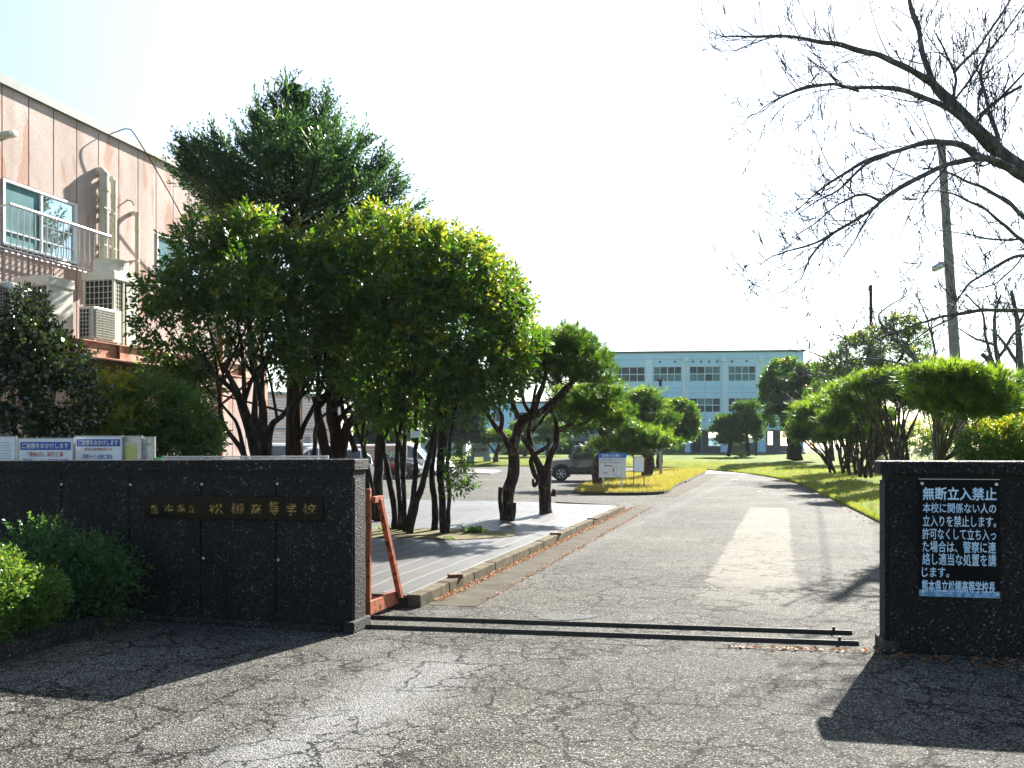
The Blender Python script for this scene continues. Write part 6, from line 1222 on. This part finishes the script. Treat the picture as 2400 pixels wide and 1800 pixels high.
pine('pine_tree', 'small pale green domed pine just right of the memorial stone', W(1165, 1085, Y), [([(1162, 1088, Y), (1163, 1065, Y), (1170, 1040, Y)], .25, .1), ([(1163, 1065, Y), (1140, 1035, Y)], .1, .05), ([(1165, 1060, Y), (1185, 1035, Y)], .1, .05)], [blob(1155, 1022, Y, 42, 12, 1.3), blob(1185, 1030, Y, 32, 12, 1.1), blob(1135, 1032, Y, 25, 9, .9)], 1500, 80, Y, GF, L=.22, Wd=.03, k=18, new=.5, wob=.02)
Y = 84
pine('pine_tree', 'small rounded pine seen behind the candelabra-limbed pine', W(1285, 1075, Y), [([(1282, 1080, Y), (1284, 1050, Y), (1290, 1020, Y)], .2, .1)], [blob(1290, 1010, Y, 30, 16, 1.2), blob(1308, 1030, Y, 18, 14, .8), blob(1270, 1030, Y, 18, 12, .8), blob(1290, 988, Y, 22, 12, 1)], 1200, 81, Y, GF, L=.25, Wd=.035, k=16, new=.5, wob=.02)
pine('pine_tree', 'leaning small pine between the two gnarled pines, far on the lawn', W(1228, 1075, Y), [([(1226, 1080, Y), (1236, 1050, Y), (1242, 1020, Y)], .25, .1)], [blob(1232, 1008, Y, 30, 12, 1.2), blob(1212, 1000, Y, 18, 10, .8), blob(1250, 985, Y, 25, 12, 1)], 900, 82, Y, GF, L=.25, Wd=.035, k=16, new=.3, wob=.02)
for (px, py, Y, rx, ry, lab) in ((1325, 1050, 95, 24, 18, 'rounded clipped grey-green hedge behind the bonnet of the off-roader'), (1205, 1055, 92, 34, 16, 'low rounded hedge behind the small domed pine'), (1425, 1050, 92, 20, 22, 'rounded hedge behind the parking notice')):
    b = W(px, HZ, Y)-Z*1.1; bush('clipped_hedge', lab, 'hedge', b, [blob(px, py, Y, rx, ry, 1.2), blob(px+rx*.4, py+3, Y, rx*.8, ry*.9, 1.0)], 1300, 83+px % 7, [M['leaf_dark'], M['leaf_box']], None, 3, k=5, length=.2, L=.18, Wd=.09, newf=.3, shell=.8, lump=.08)
for (px, py, Y, rx, ry, lab, s) in ((2290, 990, 60, 90, 45, 'sunlit yellow-green thicket far behind the widest pine', 91), (2180, 1020, 66, 70, 40, 'green thicket seen under the flat-topped pines', 92), (2060, 1030, 75, 60, 35, 'pale thicket far behind the tangled pine stems', 93), (2390, 960, 55, 60, 50, 'yellowish thicket behind the bare trunks at the right edge', 94)):
    b = W(px, HZ, Y)-Z*1.1; bush('thicket', lab, 'shrub', b, [blob(px, py, Y, rx, ry, 2), blob(px-rx*.4, py+15, Y, rx*.6, ry*.8, 1.6), blob(px+rx*.5, py+12, Y, rx*.6, ry, 1.6)], 2200, s, [M['leaf_dark'], M['leaf_yellow']], None, 6, k=5, length=.3, L=.2, Wd=.08, newf=.9, shell=.5, lump=.3, cull=-.1)
# ---------------------------------------------------------------- bare trees
def bare(name, label, base, limbs, seed, dens, tw, mat='bark_cherry', tmat='twig', depth=2, group=None, Lt=.55, droop=0.0, tr=.007, rs=.8):
    t = thing(name, label, 'tree', base, group); mb = MB(); m2 = MB(); rg = random.Random(seed); RMIN[0] = 0.00034*limbs[0][0][0][2]
    for i, (pts, r0, r1) in enumerate(limbs):
        Q, rr = limb(mb, pts, r0*rs, r1*rs, 9, 6, .03, seed+i); tot = 0
        for j in range(2, len(Q)):
            seg = (Q[j]-Q[j-1]); tot += seg.length*dens
            if rr[j] > .11: tot = 0
            while tot > 1:
                tot -= 1; d = seg.normalized(); a = Vector((rg.gauss(0, 1), rg.gauss(0, .7), rg.gauss(.1, 1))); a = (a-d*a.dot(d)).normalized()
                nd = d*rg.uniform(.7, 1.6)+a; ln = Lt*rg.uniform(.25, 1.5)*(1.15-.8*j/len(Q)); up = rg.choice([.16, .08, -.1-droop, .22])
                grow(m2, Q[j]-seg*rg.random(), nd, ln, min(tr*rg.uniform(.7, 1.5), rr[j]*.7), depth, rg, 7, .17, up, 3, 3, .55, .5)
    mb.build('trunk', M[mat], t, smooth=True); m2.build('twigs', M[tmat], t); RMIN[0] = 0.0012; return t
Y = 9.0
bare('cherry_tree', 'nearest bare cherry tree reaching long limbs in from the upper right corner', Vector((5.85, 9, 0)),
     [([(2590, 1320, Y), (2570, 1000, Y), (2530, 640, Y), (2470, 480, Y), (2400, 405, Y), (2330, 345, Y), (2280, 295, Y), (2240, 250, Y), (2190, 200, Y)], .26, .075), ([(2190, 200, Y), (2130, 165, Y-.2), (2080, 142, Y-.3), (2000, 112, Y-.4), (1930, 95, Y-.5), (1860, 85, Y-.5), (1790, 84, Y-.6), (1730, 84, Y-.6), (1690, 88, Y-.6)], .07, .01),
      ([(2195, 205, Y), (2170, 140, Y+.2), (2155, 80, Y+.3), (2140, 30, Y+.4), (2128, -30, Y+.4)], .06, .045), ([(2330, 345, Y-.1), (2260, 285, Y-.2), (2215, 250, Y-.3), (2160, 225, Y-.4), (2090, 212, Y-.5), (2010, 207, Y-.6), (1950, 200, Y-.7), (1890, 205, Y-.8), (1830, 230, Y-.8), (1775, 270, Y-.8)], .07, .007),
      ([(2010, 207, Y-.6), (1940, 197, Y-.9), (1870, 210, Y-1), (1800, 245, Y-1), (1745, 290, Y-1)], .025, .005),
      ([(2400, 410, Y-.1), (2350, 385, Y-.3), (2290, 365, Y-.5), (2250, 338, Y-.6), (2190, 331, Y-.7), (2120, 345, Y-.8), (2050, 370, Y-.9), (1980, 405, Y-1), (1920, 450, Y-1), (1860, 500, Y-1)], .09, .007), ([(2080, 360, Y-.9), (2020, 395, Y-1), (1960, 445, Y-1), (1900, 480, Y-1), (1860, 510, Y-1)], .03, .005),
      ([(2350, 385, Y-.3), (2300, 372, Y-.8), (2230, 382, Y-1), (2170, 410, Y-1.1), (2110, 445, Y-1.2), (2060, 475, Y-1.2), (2010, 510, Y-1.3), (1950, 550, Y-1.3), (1890, 572, Y-1.3), (1830, 595, Y-1.3), (1775, 630, Y-1.3)], .06, .006), ([(2060, 470, Y-1.2), (2010, 455, Y-1.3), (1960, 485, Y-1.4), (1900, 530, Y-1.4), (1840, 565, Y-1.4)], .025, .005),
      ([(1950, 545, Y-1.3), (1905, 600, Y-1.3), (1880, 650, Y-1.3), (1860, 690, Y-1.3)], .02, .005), ([(2070, 470, Y-1.2), (2020, 530, Y-1.2), (1990, 580, Y-1.2), (1960, 630, Y-1.2)], .02, .004), ([(2225, 385, Y-1), (2180, 440, Y-1), (2140, 500, Y-1)], .02, .005),
      ([(2340, 350, Y), (2330, 290, Y+.3), (2310, 230, Y+.5), (2300, 170, Y+.6), (2320, 90, Y+.7)], .05, .02), ([(2235, 245, Y), (2235, 190, Y+.3), (2215, 130, Y+.4), (2195, 80, Y+.4)], .035, .012), ([(2240, 230, Y), (2290, 160, Y+.2), (2350, 80, Y+.4), (2400, 10, Y+.5)], .025, .015), ([(2290, 295, Y), (2340, 230, Y), (2420, 150, Y)], .03, .02), ([(2400, 200, Y), (2330, 240, Y), (2270, 290, Y+.1)], .03, .012), ([(2235, 170, Y), (2300, 100, Y), (2380, -20, Y)], .03, .02)],
     101, 9, .5, depth=2, Lt=.72, tr=.0055, rs=.5)
Y = 15.0
bare('cherry_tree', 'second bare cherry tree whose limbs sweep in from the right edge below the first', Vector((12.4, 15, 0)),
     [([(2980, 1276, Y), (2950, 1000, Y), (2800, 800, Y), (2620, 680, Y), (2500, 640, Y)], .28, .12), ([(2620, 680, Y), (2500, 590, Y), (2400, 510, Y), (2340, 460, Y), (2270, 425, Y), (2200, 400, Y), (2140, 390, Y)], .1, .008), ([(2560, 650, Y), (2470, 600, Y), (2390, 560, Y), (2320, 500, Y), (2260, 465, Y), (2200, 450, Y), (2130, 455, Y)], .08, .008),
      ([(2520, 640, Y), (2400, 600, Y), (2330, 628, Y), (2280, 660, Y), (2240, 710, Y), (2210, 760, Y)], .07, .008), ([(2600, 700, Y), (2500, 718, Y), (2400, 726, Y), (2310, 728, Y), (2240, 738, Y), (2180, 748, Y), (2110, 775, Y), (2050, 795, Y), (1990, 810, Y)], .09, .006), ([(2240, 738, Y), (2170, 780, Y-.2), (2110, 830, Y-.2), (2070, 870, Y-.2)], .03, .005), ([(2390, 560, Y), (2320, 560, Y), (2250, 545, Y), (2200, 540, Y)], .04, .006), ([(2400, 600, Y), (2340, 660, Y), (2260, 680, Y), (2200, 690, Y)], .03, .005), ([(2180, 748, Y), (2190, 830, Y-.3), (2180, 890, Y-.4), (2140, 930, Y-.4)], .01, .004)],
     102, 5.0, .5, depth=2, Lt=1.0, rs=.55)
GB = 'bare trees beyond the right gate wall'
Y = 24
bare('bare_tree', 'slanting lichen-spotted bare trunk rising left behind the clipped bush', W(2390, HZ, Y)-Z*1.4, [([(2410, 1090, Y), (2395, 960, Y), (2350, 890, Y), (2320, 850, Y), (2300, 830, Y)], .2, .06), ([(2350, 890, Y), (2335, 820, Y), (2330, 750, Y), (2345, 690, Y)], .09, .03), ([(2330, 860, Y), (2310, 790, Y), (2300, 730, Y), (2260, 690, Y)], .06, .02), ([(2335, 810, Y), (2280, 790, Y), (2230, 760, Y)], .05, .01), ([(2340, 840, Y), (2380, 780, Y), (2420, 740, Y)], .06, .02)], 103, 4.5, .5, Lt=.8, group=GB, tr=.009)
bare('bare_tree', 'upright bare trunk at the very right edge behind the clipped bush', W(2395, HZ, 27)-Z*1.4, [([(2400, 1090, 27), (2398, 960, 27), (2390, 860, 27), (2385, 760, 27), (2370, 680, 27)], .22, .05), ([(2390, 860, 27), (2350, 800, 27), (2320, 770, 27)], .08, .02), ([(2386, 760, 27), (2420, 700, 27)], .07, .03)], 104, 4.5, .5, Lt=1.0, group=GB, tr=.01)
Y = 36
bare('bare_tree', 'grey bare tree whose fine twigs cross in front of the yellowing laurel', W(2200, HZ, Y)-Z*1.2, [([(2195, 1080, Y), (2190, 960, Y), (2170, 890, Y), (2150, 850, Y)], .15, .08), ([(2150, 850, Y), (2100, 800, Y), (2060, 740, Y), (2130, 690, Y)], .08, .02), ([(2160, 870, Y), (2100, 850, Y), (2030, 840, Y), (1960, 850, Y)], .07, .015), ([(2180, 900, Y), (2190, 820, Y), (2170, 740, Y), (2145, 690, Y)], .08, .02), ([(2150, 850, Y), (2110, 790, Y), (2080, 770, Y), (2020, 770, Y)], .06, .01)], 105, 4.0, .5, tmat='twig_grey', Lt=1.1, group=GB, tr=.012)
Y = 48
bare('bare_tree', 'bare tree with radiating grey branches between the school and the laurel', W(1985, HZ, Y)-Z*1.1, [([(1990, 1085, Y), (1990, 1000, Y), (1985, 930, Y), (1990, 900, Y)], .28, .12), ([(1990, 900, Y), (1950, 850, Y), (1910, 830, Y), (1870, 815, Y)], .08, .015), ([(1990, 900, Y), (1985, 840, Y), (1982, 795, Y), (1960, 750, Y)], .09, .015), ([(1990, 900, Y), (1940, 880, Y), (1890, 880, Y), (1850, 895, Y)], .07, .01), ([(1988, 930, Y), (1930, 920, Y), (1870, 940, Y), (1800, 950, Y)], .06, .01), ([(1985, 800, Y), (1960, 785, Y), (1930, 790, Y)], .04, .01), ([(1990, 900, Y), (2030, 850, Y), (2060, 800, Y)], .08, .015)], 106, 3.2, .5, tmat='twig_grey', Lt=1.4, group=GB, tr=.014)
# weeds and tag
def tuft(label, p, n, seed, L=.16, mat='leaf_box'):
    t = thing('weed_plant', label, 'plant', p, 'weeds in the moss bed'); rng = np.random.default_rng(seed); P = np.tile(np.array(p), (n, 1))+rng.normal(size=(n, 3))*[.07, .07, .005]; D = nrm(rng.normal(size=(n, 3))*[1, 1, .4]+[0, 0, .9]); np_mesh('leaves', leaves_geo(P, D, rng, L, L*.3, .2), 4, [M[mat]], None, t)
for i, (px, py, n, L, lab) in enumerate(((1112, 1248, 90, .17, 'bright green leafy weed at the right tip of the moss bed'), (1055, 1262, 30, .08, 'small green weed below the right stem clump'), (905, 1245, 50, .12, 'green weed patch at the left of the moss bed near the gate frame'))):
    p = G(px, py, .15); p.z = islz(p)+.01; tuft(lab, p, n, i, L)
p = W(975, 1019, 14.9); mb = MB(); mb.obox(p-Vector((.09, 0, .05)), (.18, 0, .01), (0, .01, 0), Z*.1); tg = mb.build('name_tag', M['white_board']); tag(tg, 'small pale name tag hanging among the thin mossy stems', 'tag')
mb = MB()
for k in range(3): mb.obox(p-Vector((.07, .002, .03-.028*k)), (.13, 0, .007), (0, .001, 0), Z*.005)
mb.build('printed_lines', M['black_print'], tg)

# ---------------------------------------------------------------- haze
mb = MB(); mb.box(-70, 90, -12, 210, -2, 18); hm = bpy.data.materials.new('haze'); hm.use_nodes = True; hn = hm.node_tree; hn.nodes.remove(hn.nodes['Principled BSDF']); pv = hn.nodes.new('ShaderNodeVolumePrincipled')
pv.inputs['Color'].default_value = (0.8, 0.9, 1, 1); pv.inputs['Density'].default_value = 0.00018; pv.inputs['Anisotropy'].default_value = 0.1
hn.links.new(pv.outputs[0], hn.nodes['Material Output'].inputs['Volume']); hz = mb.build('haze', hm); tag(hz, kind='stuff')
